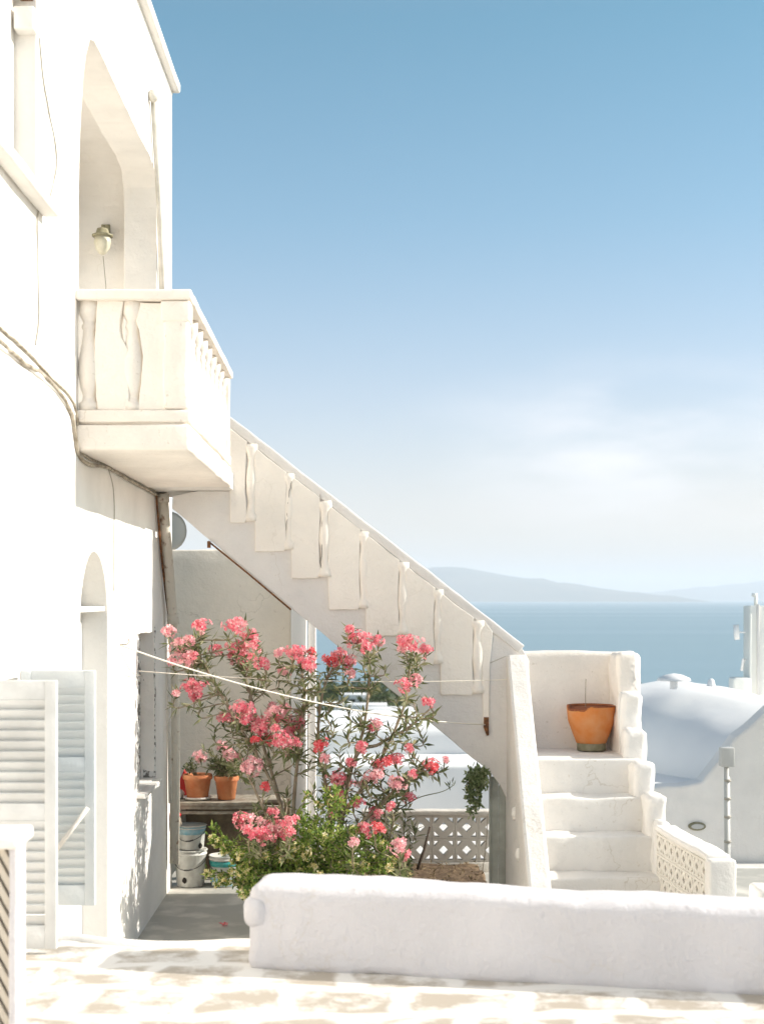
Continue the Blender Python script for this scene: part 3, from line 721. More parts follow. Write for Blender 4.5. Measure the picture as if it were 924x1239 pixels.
# left sloped parapet (descends towards the viewer)
prof = [(12.97, -.50), (13.12, -.52), (13.12, TERR), (11.2, TERR), (11.2, -2.40), (11.30, -2.26)]
b = poly(rough(prof, .1, .010, 4), [], 'X', 1.305, 1.485, .025); mk('parapet', b, 'step', st)
for (px, py, Y) in ((624, 985, 12.3), (628, 1035, 12.0)):
    q = P(px, py, Y); b = bmesh.new(); lathe(b, [(.0, -.06), (.02, -.05), (.03, 0), (.02, .05), (0, .06)], (1.303, Y, q.z), 8); mk('plaster_scar', b, 'white', st)

# board door under the stairs
dd = thing('board_door', (1.2, 13.0, TERR), 'narrow grey green board door standing under the staircase', 'door')
b = bmesh.new(); box(b, P(592, 0, 13.1).x, P(594.3, 0, 13.1).x, 13.1, 13.16, TERR, P(0, 936, 13.1).z, bev=.004); mk('frame', b, 'doorwood', dd)
b = bmesh.new()
for a, c in ((594.5, 603), (603.5, 612), (612.5, 622), (622.5, 630)): box(b, P(a, 0, 13.1).x, P(c, 0, 13.1).x, 13.11, 13.14, TERR+.01, P(0, 940+(a-594)*1.2, 13.1).z, bev=.003)
mk('boards', b, 'doorwood', dd)

# big pot on the landing
pot = thing('flower_pot', P(715, 908, 13.58), 'big bright orange terracotta pot with broken rim on the stair landing', 'flower pot')
pc = P(715, 908, 13.58)+Vector((0, 0, .002)); s = 13.58/F
prof = [(.02, .0), (24*s, 0), (25*s, 10*s)]
b = bmesh.new(); lathe(b, [(.02, .0), (17*s, 0), (17.2*s, 8*s), (18*s, 9.5*s)], pc, 32); mk('foot', b, 'potbase', pot)
b = bmesh.new(); lathe(b, [(18*s, 9*s), (19.5*s, 13*s), (24.5*s, 26*s), (28*s, 36*s), (28.6*s, 42*s), (29.5*s, 52*s), (29*s, 54*s), (26*s, 54*s), (25.5*s, 50*s), (24*s, 34*s), (.01, 33*s)], pc, 40)
for v in b.verts:                                     # broken lip on the left front
    dx = v.co.x-pc.x; dz = v.co.z-pc.z
    if dz > 48*s and dx < -.04 and v.co.y < pc.y: v.co.z -= .035*min(1, (-.04-dx)/.06)*(1+.4*noise.noise(v.co*30))
mk('body', b, 'terra2', pot, smooth=True)
b = bmesh.new(); lathe(b, [(25.0*s, 52*s), (26.5*s, 54.6*s), (29.2*s, 54.6*s), (29.3*s, 52*s)], pc, 40)
for v in list(b.verts):
    dx = v.co.x-pc.x
    if dx < .0 and v.co.y < pc.y: v.co.z -= .03*min(1, -dx/.08)
mk('rim', b, 'terradark', pot)
b = bmesh.new(); tube(b, [pc+Vector((-.05, 0, .3)), pc+Vector((-.05, .02, .5)), pc+Vector((-.045, .03, .66))], .003, 5); mk('dry_stem', b, 'bark', pot)

# ================================================================== breeze block walls
def block_mesh(name, s, t, m):
    h = s/2; e = .022; g = .02; k = h-e
    dia = [(0, -k*.52), (k*.52, 0), (0, k*.52), (-k*.52, 0)]
    tri = []
    for sx, sy in ((1, 1), (-1, 1), (-1, -1), (1, -1)):
        tr = [(sx*k, sy*k), (sx*k*.42, sy*k), (sx*k, sy*k*.42)]; tri.append(tr)
    b = poly([(-h+.001, -h+.001), (h-.001, -h+.001), (h-.001, h-.001), (-h+.001, h-.001)], [dia]+tri, 'Y', -t/2, t/2, .004)
    me = bpy.data.meshes.new(name); b.to_mesh(me); b.free(); me.materials.append(M[m]); return me
lat = thing('lattice_fence', (.8, 15.05, TERR), 'pierced concrete lattice fence with pale coping behind the soil bed under the stairs', 'fence')
bs_ = .238; bm1 = block_mesh('block', bs_, .09, 'lattice')
for r_ in range(2):
    for c_ in range(6):
        o = bpy.data.objects.new('block', bm1); COL.objects.link(o); o.parent = lat
        o.location = Vector((.385-bs_+bs_*c_, 15.05, TERR+.10+bs_*(r_+.5)))-WL[lat.name]
b = bmesh.new(); z = TERR+.10+2*bs_; box(b, .02, 1.36, 14.97, 15.13, z+.001, z+.055, bev=.012, amp=.006, step=.1); mk('coping', b, 'lattice', lat)
b = bmesh.new(); box(b, .02, 1.36, 14.99, 15.11, TERR-.02, TERR+.099, bev=.01); mk('base', b, 'lattice', lat)
b = bmesh.new(); tube(b, [P(505, 1052, 14.6), P(513, 1028, 14.75), P(520, 1001, 14.9)], [.016, .014, .012], 6); tag(mk('stick', b, 'twig'), 'dark stick leaning on the pierced lattice fence', 'stick')

w2 = thing('block_wall', (2.58, 11.3, TERR), 'worn yellowish pierced block wall with white coping right of the stair foot', 'wall')
p0 = Vector((2.50, 12.09, 0)); p1 = Vector((2.60, 10.75, 0)); dv = p1-p0; L_ = dv.length; ang = math.atan2(dv.y, dv.x)
bm2 = block_mesh('block', .168, .10, 'worn'); zt = -1.93
for r_ in range(5):
    for c_ in range(8):
        o = bpy.data.objects.new('block', bm2); COL.objects.link(o); o.parent = w2
        q = p0+dv*((c_+.5)/8); o.location = Vector((q.x, q.y, zt-.084-.168*r_))-WL[w2.name]; o.rotation_euler.z = ang
b = bmesh.new(); mtx = Matrix.Translation((p0.x, p0.y, 0)) @ Matrix.Rotation(ang, 4, 'Z')
box(b, -.02, L_+.02, -.065, .12, zt+.001, zt+.055, bev=.02, amp=.012, step=.08, mtx=mtx, seed=3); mk('coping', b, 'white', w2)
b = bmesh.new(); box(b, L_+.005, L_+.13, -.07, .13, TERR, zt+.03, bev=.02, amp=.01, step=.08, mtx=mtx, seed=5); mk('end_post', b, 'white', w2)
b = bmesh.new(); box(b, 0, L_, .06, .11, TERR, zt, step=.2, mtx=mtx); mk('backing_wall', b, 'white', w2)

# near lattice baluster block at lower left
nl = thing('lattice_pier', (-1.5, 5.5, PAVE), 'blurred white slatted lattice pier with cap in the bottom left corner', 'pier')
b = bmesh.new(); box(b, XW+.005, -1.245, 5.35, 5.60, -.92, -.865, bev=.018, amp=.008, step=.06); mk('cap', b, 'step', nl)
b = bmesh.new(); box(b, -1.300, -1.268, 5.42, 5.56, PAVE, -.921, bev=.008, amp=.004, step=.08); mk('post', b, 'fgwall', nl)
b = bmesh.new()
for i in range(34):
    mt = Matrix.Translation((-1.6, 5.45, PAVE-.7+i*.075)) @ Matrix.Rotation(R(62), 4, 'Y')
    box(b, -1.0, 1.0, -.014, .014, -.012, .012, mtx=mt)
for co, no in (((-1.302, 0, 0), (1, 0, 0)), ((0, 0, -.923), (0, 0, 1)), ((0, 0, PAVE), (0, 0, -1)), ((XW+.006, 0, 0), (-1, 0, 0))):
    bmesh.ops.bisect_plane(b, geom=b.verts[:]+b.edges[:]+b.faces[:], plane_co=co, plane_no=no, clear_outer=True)
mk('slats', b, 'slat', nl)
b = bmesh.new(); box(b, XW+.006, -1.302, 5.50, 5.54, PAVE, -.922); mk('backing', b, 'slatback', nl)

# ================================================================== shelf, pots, buckets
sh = thing('shelf', (-1.3, 14.4, TERR), 'weathered plank shelf holding potted plants against the back wall', 'shelf')
zs = P(0, 969, 14.25).z
b = bmesh.new(); xa = P(211, 0, 14.3).x
for i, (ya, yb, dz, x1_) in enumerate(((14.15, 14.33, 0, -.95), (14.335, 14.52, .004, -.72), (14.525, 14.72, .0, -.8))):
    box(b, xa+.03*i, x1_, ya, yb, zs-.035+dz, zs-.004+dz, bev=.004, amp=.006, step=.15, seed=i)
mk('planks', b, 'plank', sh)
b = bmesh.new(); box(b, xa, -.75, 14.18, 14.22, zs-.075, zs-.040, bev=.003, amp=.004, step=.2); box(b, xa+.02, -.80, 14.20, 14.24, zs-.125, zs-.095, bev=.003, amp=.005, step=.2); mk('battens', b, 'plank', sh)
b = bmesh.new(); box(b, xa, -.70, 14.68, 14.71, TERR+.005, zs-.04, bev=.003); mk('shade_board', b, 'shelfshade', sh)  # added board, its dark colour stands in for shade under the shelf
for x in (xa+.03, -.8):
    b = bmesh.new(); box(b, x, x+.04, 14.60, 14.66, TERR, zs-.036, bev=.003); mk('leg', b, 'plank', sh)

def clay_pot(px0, px1, pt, pb, Y, label, sq, rim=True, saucer=False, m='terra'):
    c = P((px0+px1)/2, pb, Y); c.z = zs+.004; s = Y/F; r = (px1-px0)/2*s; h = (pb-pt)*s
    t = thing('flower_pot', c, label, 'flower pot')
    z0 = .0
    if saucer:
        b = bmesh.new(); lathe(b, [(.01, .0), (r*.80, 0), (r*.98, .022), (r*.95, .026), (r*.78, .008), (.01, .008)], c, 28); mk('saucer', b, 'step', t); z0 = .01
    b = bmesh.new(); lathe(b, [(.01, z0), (r*.70, z0), (r*.90, h*.78), (r*.97, h*.80), (r, h*.84), (r, h*.97), (r*.96, h), (r*.88, h), (r*.86, h*.85), (.01, h*.84)], c, 36); mk('body', b, m, t)
    b = bmesh.new(); lathe(b, [(r*.86, h*.86), (r*.5, h*.9), (.01, h*.92)], c, 20, .006); mk('soil', b, 'soil', t)
    return t, c, r, h
pA = clay_pot(221, 257, 935, 965, 14.35, 'wide terracotta pot with rim on a pale saucer at the left of the shelf', 1, saucer=True)
pB = clay_pot(259, 289, 940, 968, 14.35, 'narrower terracotta pot with a pink flowering cutting on the shelf', 2, m='terra')
b = bmesh.new(); q = P(213, 958, 14.45); q.z = zs+.004
pts = [(q.x-.02, q.z), (q.x+.11, q.z), (q.x+.10, q.z+.22), (q.x+.07, q.z+.27), (q.x+.0, q.z+.12)]
bb = poly(rough(pts, .03, .006, 3), [], 'Y', 14.50, 14.57, .02); 
tag(mk('plastic_bag', bb, 'red', smooth=False), 'crumpled red plastic bag behind the left terracotta pot', 'bag')
b = bmesh.new(); box(b, q.x-.03, q.x+.08, 14.33, 14.48, zs+.002, zs+.085, bev=.035, amp=.015, step=.04); tag(mk('cloth_bundle', b, 'bucket'), 'small whitish cloth bundle left of the saucer on the shelf', 'cloth')

def bucket(c, r, h, band, label, bandz, lid=True, handle=0, n_dirt=1, open_top=False):
    n_dirt = min(n_dirt, 1); t = thing('paint_bucket', c, label, 'bucket', 'plastic paint buckets under the shelf')
    b = bmesh.new()
    prof = [(.01, .002), (r*.84, .002), (r*.86, .01), (r*.97, h*.86), (r*1.03, h*.87), (r*1.03, h*.90), (r*.985, h*.91), (r*.99, h*.97)]
    if open_top: prof += [(r*1.04, h*.98), (r*1.04, h), (r*.97, h), (r*.95, h*.7), (.01, h*.7)]
    else: prof += [(.01, h*.97)]
    lathe(b, prof, c, 36); mk('body', b, 'bucket', t)
    if band:
        z0, z1 = bandz; rr = lambda z: r*(.86+.11*z/.86)+.0025 if z < .86 else r*.99+.003
        b = bmesh.new(); lathe(b, [(rr(z0)-.006, h*z0), (rr(z0), h*z0), (rr(z1), h*z1), (rr(z1)-.006, h*z1)], c, 36); mk('printed_band', b, band, t)
    if lid:
        b = bmesh.new(); lathe(b, [(r*1.0, h*.971), (r*1.06, h*.972), (r*1.06, h*.995), (r*1.03, h*1.01), (r*.95, h*1.0), (.01, h*1.0)], c, 36); mk('lid', b, 'bucket', t)
    b = bmesh.new(); pts = []
    for k in range(13):
        a = math.pi*k/12
        pts.append(c+Vector((-r*1.03*math.cos(a)*(.98), -r*1.06*math.sin(a)-.004, h*.83-h*.42*math.sin(a)*(1+.25*math.cos(a+handle)))))
    tube(b, pts, .0035, 5); mk('handle', b, 'wire', t)
    b = bmesh.new(); qh = pts[6]; 
    tube(b, pts[5:8], .008, 6); mk('grip', b, 'wire', t)
    for k in range(n_dirt):
        a = -math.pi/2+random.uniform(-.9, .9); zz = h*random.uniform(.15, .5); b = bmesh.new()
        rr_ = r*(.86+.11*zz/h/.86)+.001
        cc = c+Vector((rr_*math.cos(a), rr_*math.sin(a), zz)); nrm = Vector((math.cos(a), math.sin(a), 0)); tg = Vector((-math.sin(a), math.cos(a), 0))
        vs = [b.verts.new(cc+tg*.022*math.cos(u)*(1+.3*random.random())+Vector((0, 0, .026*math.sin(u)*(1+.3*random.random())))+nrm*.002) for u in [2*math.pi*i/9 for i in range(9)]]
        b.faces.new(vs); bmesh.ops.solidify(b, geom=b.faces[:], thickness=.002); mk('stain', b, 'dark', t)
    return t
Yb = 14.30
c1 = P(230.5, 0, Yb); c1.z = TERR+.001; s = Yb/F
bucket(c1.copy(), 19.5*s, 44*s, None, 'large white bucket at the bottom of the stack beside the house wall', None, handle=1, lid=True, n_dirt=3)
c2 = P(231.5, 0, Yb); c2.z = c1.z+44*s*1.012
bucket(c2.copy(), 17.5*s, 29*s, 'bblue', 'smaller white bucket with pale blue band on top of the stack', (.64, .96), handle=0, n_dirt=1)
c3 = P(272, 0, Yb); c3.z = TERR+.001
t3 = bucket(c3.copy(), 18.8*s, 37*s, 'bteal', 'open white and teal bucket standing alone partly behind the green shrub', (.66, .84), lid=False, handle=2, n_dirt=1, open_top=True)
b = bmesh.new(); r = 18.8*s; h = 37*s
lathe(b, [(r*.868+.001, h*.04), (r*.872+.003, h*.05), (r*.90+.003, h*.28), (r*.90+.0, h*.29)], c3, 36); mk('printed_band', b, 'bblue', t3)
# hanging brush
br = thing('hand_brush', P(213, 1000, 14.1), 'small red hand brush with pale bristles hanging at the shelf end', 'brush')
q = P(213, 988, 14.10)
b = bmesh.new(); tube(b, [q+Vector((0, 0, .06)), q+Vector((0, 0, .02)), q], [.012, .05, .045], 10); mk('head', b, 'red', br)
b = bmesh.new(); 
for k in range(40):
    a = random.random()*6.28; r = .04*math.sqrt(random.random()); p = q+Vector((r*math.cos(a), r*math.sin(a), 0)); tube(b, [p, p+Vector((r*.5*math.cos(a), r*.5*math.sin(a), -.085+random.uniform(-.01, .01)))], .004, 4)
mk('bristles', b, 'bristle', br)
b = bmesh.new(); tube(b, [q+Vector((0, 0, .06)), q+Vector((0, .03, .13)), Vector((q.x+.04, 14.17, zs-.09))], .003, 5); mk('cord', b, 'rope', br)

# ================================================================== clothes lines
def line(pts, r, m, label, sagz=0.0):
    b = bmesh.new(); a = pts[0]; c = pts[-1]
    if len(pts) == 2: sp = [a.lerp(c, t/30)+Vector((0, 0, -sagz*4*(t/30)*(1-t/30))) for t in range(31)]
    else: sp = spline(pts, 8)
    tube(b, sp, r, 6); return tag(mk('clothes_line', b, m), label, 'clothes line')
hk = wallpt(146, 781, .06)
line([hk, P(588, 877, YS-.03)], .006, 'rope', 'thick pale rope line sagging lowest in front of the oleander', .12)
line([wallpt(168, 812, .02), P(620, 822, 12.95)], .004, 'rope', 'thin pale line running nearly level to the stair parapet', .05)
line([P(470, 850, 13.3), P(612, 794, 12.95)], .003, 'cable', 'short grey wire slanting up to the top of the sloped stair parapet', .01)
line([wallpt(145, 786, .03), wallpt(158, 812, .05), wallpt(172, 818, .02)], .003, 'cable', 'slack grey wire loop hanging from the wall hook')

# ================================================================== PLANTS
def leaf(bm, p, d, L_, wd, up=None, fold=.25, droop=.15):
    d = d.normalized(); up = up or Vector((random.uniform(-1, 1), random.uniform(-1, 1), random.uniform(-1, 1)))
    s_ = d.cross(up)
    if s_.length < 1e-3: s_ = d.orthogonal()
    s_.normalize(); n_ = s_.cross(d)
    a = bm.verts.new(p); m1 = p+d*L_*.45-n_*wd*fold
    l = bm.verts.new(p+d*L_*.42+s_*wd*.5); r = bm.verts.new(p+d*L_*.42-s_*wd*.5); c = bm.verts.new(m1); t = bm.verts.new(p+d*L_-n_*L_*droop)
    for f in ((a, l, c), (a, c, r), (l, t, c), (c, t, r)): bm.faces.new(f).smooth = False
def rdir(bias=None, k=1.0):
    v = Vector((random.gauss(0, 1), random.gauss(0, 1), random.gauss(0, 1))).normalized()
    if bias is not None: v = (v+bias*k).normalized()
    return v
def flower(bm, p, nrm, r):
    nrm = nrm.normalized(); a = nrm.orthogonal().normalized(); b_ = nrm.cross(a); o = random.random()*6.28
    for k in range(5):
        t = o+k*2*math.pi/5; dr = a*math.cos(t)+b_*math.sin(t); sd_ = nrm.cross(dr)
        q0 = bm.verts.new(p); q1 = bm.verts.new(p+dr*r*.62+sd_*r*.36+nrm*r*.30); q2 = bm.verts.new(p+dr*r*1.0+sd_*r*.12+nrm*r*.22); q3 = bm.verts.new(p+dr*r*.62-sd_*r*.30+nrm*r*.30)
        bm.faces.new((q0, q1, q2)); bm.faces.new((q0, q2, q3))

CL_L = [(205,765,9,0),(244,757,11,1),(221,785,15,0),(228,797,13,0),(236,832,15,2),(240,842,8,2),(283,756,12,1),(303,769,11,1),(290,787,15,1),(296,800,13,1),(318,803,9,1),(357,790,12,1),(372,804,12,1),
        (295,857,14,1),(288,868,8,1),(318,880,16,1),(353,880,16,1),(340,895,11,1),(344,859,11,0),(366,862,8,0),(305,925,14,0),(322,950,6,2),(332,980,6,2),(295,991,11,1),(334,1001,14,1),(348,1006,10,1),(318,1010,12,1),(303,1003,8,1),(350,992,9,2),(330,855,7,0)]
CL_L += [(272,868,7,1),(306,868,8,1),(332,868,10,1),(362,875,8,1),(328,893,8,2),(356,897,8,1),(312,895,6,2),(300,868,9,1),(262,785,7,1),(232,775,7,0),(212,800,7,0),(310,780,7,1),(345,812,7,0),(376,790,6,2)]
CL_R = [(402,800,12,2),(422,801,11,1),(410,790,8,1),(433,774,14,1),(443,783,9,1),(456,775,9,1),(497,780,13,1),(516,787,9,1),(485,775,7,1),(488,829,11,1),(519,849,8,1),(453,877,10,2),(388,901,10,2),(437,902,7,1),(425,921,6,1),(408,941,12,1),(419,945,9,1),
        (453,937,10,0),(466,922,10,2),(480,918,9,1),(495,904,6,2),(521,926,12,2),(478,946,11,0),(499,935,6,1),(495,964,7,1),(406,969,11,2),(431,970,8,1),(453,983,10,1),(441,1002,10,1),(456,1000,8,2),(482,1022,10,0),(487,1030,8,1),(472,974,6,1)]
def oleander(name, base, cl, label, limbs, extra, seed, Yr):
    random.seed(seed)
    t = thing(name, base, label, 'shrub')
    wood = bmesh.new(); lv = bmesh.new()
    limb_pts = []
    for lb in limbs:
        pts = [base]+[P(x, y, Y) for x, y, Y in lb]; sp = spline(pts, 8); n = len(sp)
        tube(wood, sp, [.020*(1-.65*i/(n-1)) for i in range(n)], 6); limb_pts.append(sp)
    tips = [(c[0], c[1], c[2], c[3]) for c in cl]+[(x, y, 0, -1) for x, y in extra if random.random() < .92]
    cl2 = []
    for c in cl:
        if c[2] > 9: cl2.append((c[0]+random.uniform(-1.5, 1.5)*c[2], c[1]+random.uniform(-1.2, 1.6)*c[2], random.uniform(4, 6.5), random.choice((0, 0, 1, 1))))
    tips = tips+cl2[:99-len(cl)]
    for (px, py, sz, ty) in tips:
        Y = random.uniform(*Yr)-(.75 if ty >= 0 and py > 985 else (.25 if ty >= 0 and py > 960 else 0)); tip = P(px, py, Y)
        best = None
        for sp in limb_pts:
            for i, q in enumerate(sp):
                if q.z < tip.z-.10:
                    d_ = (q-tip).length + (0 if q.z < tip.z-.22 else .1)
                    if best is None or d_ < best[0]: best = (d_, q, sp[min(i+1, len(sp)-1)]-sp[max(i-1, 0)])
        if best is None: best = (1, base, Vector((0, 0, 1)))
        a = best[1]; dist = (tip-a).length
        m1 = a+best[2].normalized()*dist*.35; m2 = tip+Vector((random.uniform(-.04, .04), 0, -dist*.30))
        sp = spline([a, a.lerp(m1, .8), m2, tip], 7); n = len(sp)
        tube(wood, sp, [.0085-.0045*i/(n-1) for i in range(n)], 5)
        # whorls of leaves on the outer part of the shoot
        tot = dist; k = 0
        nw = max(4, int(dist/.045)); nw = min(nw, 11)
        for wi in range(nw):
            f = 1-(wi+.4)*.046/max(.2, dist)
            if f < .15: break
            ii = f*(n-1); i0 = int(ii); q = sp[i0].lerp(sp[min(i0+1, n-1)], ii-i0); ax = (sp[min(i0+1, n-1)]-sp[max(i0-1, 0)]).normalized()
            m_ = random.choice((3, 4, 4, 4))
            if random.random() < .05: continue
            o_ = random.random()*6.28; aa = ax.orthogonal().normalized(); ab = ax.cross(aa)
            for j in range(m_):
                th = o_+j*2*math.pi/m_+random.uniform(-.3, .3)
                dd_ = (aa*math.cos(th)+ab*math.sin(th))*random.uniform(.7, 1.2)+ax*random.uniform(.4, 1.3)+Vector((0, 0, -.25*wi/ nw))
                leaf(lv, q, dd_, random.uniform(.07, .13), random.uniform(.018, .030), up=ax, droop=random.uniform(.0, .22))
        if ty >= 0:
            fb = bmesh.new(); r = sz*.97/141.0; tip = tip+Vector((0, -.12, 0))
            nf = int(6+sz*sz*.17)
            for k in range(nf):
                v = rdir(Vector((0, -.25, .35))); rr = r*random.random()**.4*random.choice((1, 1, 1, 1.3))
                q = tip+Vector((v.x*rr, v.y*rr*.9, v.z*rr*.8+r*.05))
                flower(fb, q, (v+Vector((0, -.35, .2))).normalized(), random.uniform(.022, .033)); tube(fb, [tip-Vector((0, 0, r*.3)), q], .002, 3)
            if ty == 2 and random.random() < .35: ty = 1
            if ty == 0: mname = 'fpale'
            elif ty == 1: mname = 'fpink'
            else: mname = 'fred'
            mk('flower_cluster', fb, mname, t)
    mk('branches', wood, 'bark', t); mk('leaves', lv, 'leaf', t)
    return t
extra_L = [(228,815),(260,880),(268,900),(250,800),(275,770),(262,830),(300,830),(322,825),(335,820),(382,835),(372,850),(330,905),(285,885),(310,905),(365,910),(372,925),(350,925),(330,935),(315,820),(300,900),(385,820),(345,840),(360,830),(290,905),(345,960),(360,980),(310,975),(275,850),(242,855),(232,805)]
extra_R = [(470,785),(480,800),(465,810),(445,800),(452,815),(495,810),(505,800),(500,850),(490,870),(505,880),(480,850),(470,880),(400,850),(405,880),(420,860),(440,860),(395,920),(400,955),(430,930),(445,950),(470,960),(480,975),(465,990),(500,920),(510,945),(490,990),(470,1010),(480,1040),(425,880),(410,910),(440,985),(415,990),(395,870),(410,835),(500,1000),(460,940),(470,905),(395,940),(380,955),(415,955),(425,965),(450,965),(430,1000),(420,1015),(385,985),(500,900),(490,945)]
bL = Vector((P(350, 0, 12.5).x, 12.5, TERR+.05)); bR = Vector((P(400, 0, 12.6).x, 12.6, TERR+.05))
oleander('oleander', bL, CL_L, 'left pink flowering oleander with tall shoots leaning to the house wall',
         [[(345, 1000, 12.45), (325, 940, 12.4), (290, 880, 12.3), (255, 820, 12.3), (240, 790, 12.3)], [(342, 990, 12.5), (318, 900, 12.5), (300, 830, 12.5), (288, 800, 12.5)],
          [(355, 980, 12.4), (362, 900, 12.4), (368, 840, 12.4), (364, 810, 12.4)], [(330, 1010, 12.2), (310, 960, 12.1), (300, 940, 12.1)], [(350, 1010, 12.2), (335, 1020, 12.0)]], extra_L, 11, (12.1, 12.7))
oleander('oleander', bR, CL_R, 'right pink flowering oleander with open branches reaching over the staircase',
         [[(402, 990, 12.5), (425, 930, 12.5), (440, 880, 12.5), (447, 820, 12.5), (445, 795, 12.5)], [(410, 1000, 12.4), (445, 945, 12.4), (470, 900, 12.4), (490, 850, 12.4), (496, 805, 12.4)],
          [(398, 980, 12.5), (385, 900, 12.5), (390, 840, 12.5), (400, 815, 12.5)], [(425, 1015, 12.3), (460, 975, 12.3), (495, 940, 12.3), (512, 932, 12.3)], [(425, 930, 12.45), (460, 900, 12.45), (495, 880, 12.45), (520, 858, 12.45)],
          [(420, 1020, 12.3), (450, 1010, 12.2), (475, 1032, 12.2)]], extra_R, 23, (12.1, 12.8))
# bare twig reaching right
def twig(pts, label):
    t = thing('shoot', pts[0], label, 'branch'); return t
b = bmesh.new(); tube(b, spline([P(475, 985, 12.5), P(505, 966, 12.4), P(535, 958, 12.35), P(549, 950, 12.35)], 6), [.006-.0002*i for i in range(19)], 5)
for k in range(9): leaf(b, P(546+random.uniform(-4, 3), 951+random.uniform(-3, 3), 12.35), rdir(Vector((.3, 0, .5))), .06, .014)
tg_ = bpy.data.objects.get('oleander.001')
mk('branch', b, 'leaf', tg_)

# bright green shrub with cream flowers in front
random.seed(5)
gs = thing('honeysuckle', (P(380, 0, 12.0).x, 12.0, TERR+.05), 'bright green leafy shrub with cream yellow blossoms at the foot of the oleanders', 'shrub')
wood = bmesh.new(); lv = bmesh.new(); fl_ = bmesh.new()
gb = Vector((P(385, 0, 12.1).x, 12.1, TERR+.05))
outline = [(258, 1000), (262, 1015), (270, 1030), (283, 1042), (300, 1052), (250, 1058), (262, 1070), (290, 1070), (310, 1066), (350, 1060)]
tips = []
for k in range(185):
    px = random.uniform(285, 495); u = (px-285)/210
    top = 1028-66*math.exp(-((px-402)/48.0)**2)-12*math.sin(px*.11)
    py = random.uniform(top, 1085); tips.append((px, py, random.uniform(11.4, 12.4)))
for x, y in outline: tips.append((x, y, random.uniform(11.6, 11.9)))
for x, y in ((256, 1016), (262, 1022), (272, 1028), (268, 1062), (280, 1056), (292, 1062), (256, 1056), (275, 1068), (296, 1050), (300, 1040), (372, 962), (395, 958), (400, 968), (430, 968), (385, 972)): tips.append((x, y, 11.7))
for (px, py, Y) in tips:
    tip = P(px, py, Y); a = gb+Vector((random.uniform(-.5, .45), random.uniform(-.2, .2), random.uniform(0, .25)))
    mid = a.lerp(tip, .55)+Vector((0, 0, .12)); sp = spline([a, mid, tip], 9); n = len(sp)
    tube(wood, sp, [.005-.003*i/(n-1) for i in range(n)], 4)
    for i in range(4, n):
        for j in range(5):
            q = sp[i]+rdir()*.015; ax = (sp[i]-sp[i-1]).normalized()
            leaf(lv, q, rdir(ax, .7), random.uniform(.025, .065), random.uniform(.014, .030), droop=.1)
    if random.random() < .1: continue
    for j in range(10): leaf(lv, tip+rdir()*random.uniform(0, .06), rdir(Vector((0, -.2, .5))), random.uniform(.025, .045), random.uniform(.014, .024), droop=.1)
    pr = .9 if px < 340 or py > 1025 else .35
    if random.random() < pr:
        for j in range(random.randint(5, 11)):
            q = tip+rdir()*.028; flower(fl_, q, rdir(Vector((0, -.6, .5))), random.uniform(.016, .026))
            tube(fl_, [tip, q], .0025, 3)
mk('stems', wood, 'bark', gs); mk('leaves', lv, 'leaf2', gs); mk('flowers', fl_, 'fyel', gs)

# plants in the shelf pots
def potted(pot_, kind, seed):
    t, c, r, h = pot_; random.seed(seed); wood = bmesh.new(); lv = bmesh.new(); top = c+Vector((0, 0, h*.9))
    if kind == 'small':
        for k in range(14):
            tip = top+Vector((random.uniform(-.12, .02), random.uniform(-.06, .06), random.uniform(.05, .15)))
            tube(wood, [top+Vector((random.uniform(-.05, .02), 0, 0)), tip], .003, 4)
            for j in range(10): leaf(lv, tip+rdir()*.03, rdir(Vector((0, 0, .4))), .035, .018)
        pl_ = thing('succulent', top, 'small dark spiky plant in the left shelf pot', 'plant')
        mk('stems', wood, 'bark', pl_); mk('leaves', lv, 'leaf', pl_)
    else:
        pl_ = thing('oleander_cutting', top, 'young pale pink oleander growing in the narrower shelf pot', 'plant')
        tips_ = [(243, 917, 1), (248, 908, 0), (270, 905, 1), (278, 915, 1), (258, 918, 0), (268, 922, 0), (285, 925, 0), (262, 930, 0), (280, 935, 0), (290, 935, 0), (265, 940, 0), (252, 930, 0), (275, 928, 0), (295, 945, 0)]
        for (x, y, f) in tips_:
            tip = P(x, y, random.uniform(14.2, 14.45)); sp = spline([top, top.lerp(tip, .5)+Vector((0, 0, .05)), tip], 5)
            tube(wood, sp, .004, 4)
            for i in range(2, len(sp)):
                for j in range(4): leaf(lv, sp[i], rdir((tip-top).normalized(), .8), random.uniform(.06, .11), .018)
            if f:
                fb = bmesh.new()
                for j in range(26):
                    v = rdir(Vector((0, -.4, .2))); q = tip+v*random.uniform(.02, .085); flower(fb, q, v, random.uniform(.02, .028)); tube(fb, [tip, q], .002, 3)
                mk('flower_cluster', fb, 'fpale', pl_)
        mk('stems', wood, 'bark', pl_); mk('leaves', lv, 'leaf', pl_)
potted(pA, 'small', 3); potted(pB, 'ol', 4)
# a broad planter box of dry stems right of the pots
# vine hanging by the staircase
random.seed(9)
vn = thing('climbing_plant', P(585, 1000, 13.0), 'small dusty green climbing plant hanging beside the grey green board door', 'plant')
wood = bmesh.new(); lv = bmesh.new()
for k in range(9):
    x = random.uniform(564, 586); pts = [P(591, 935, 13.05), P(x, 935+random.uniform(-3, 10), 12.95), P(x+random.uniform(-3, 3), random.uniform(950, 985), 12.95)]
    sp = spline(pts, 6); tube(wood, sp, .003, 4)
    for q in sp[3:]:
        for j in range(7): leaf(lv, q+rdir()*.03, rdir(Vector((0, -.3, -.2))), random.uniform(.035, .06), random.uniform(.025, .04))
sp = spline([P(590, 985, 13.0), P(588, 1020, 13.0), P(583, 1058, 13.0)], 6); tube(wood, sp, .004, 4)
mk('stems', wood, 'bark', vn); mk('leaves', lv, 'leaf3', vn)
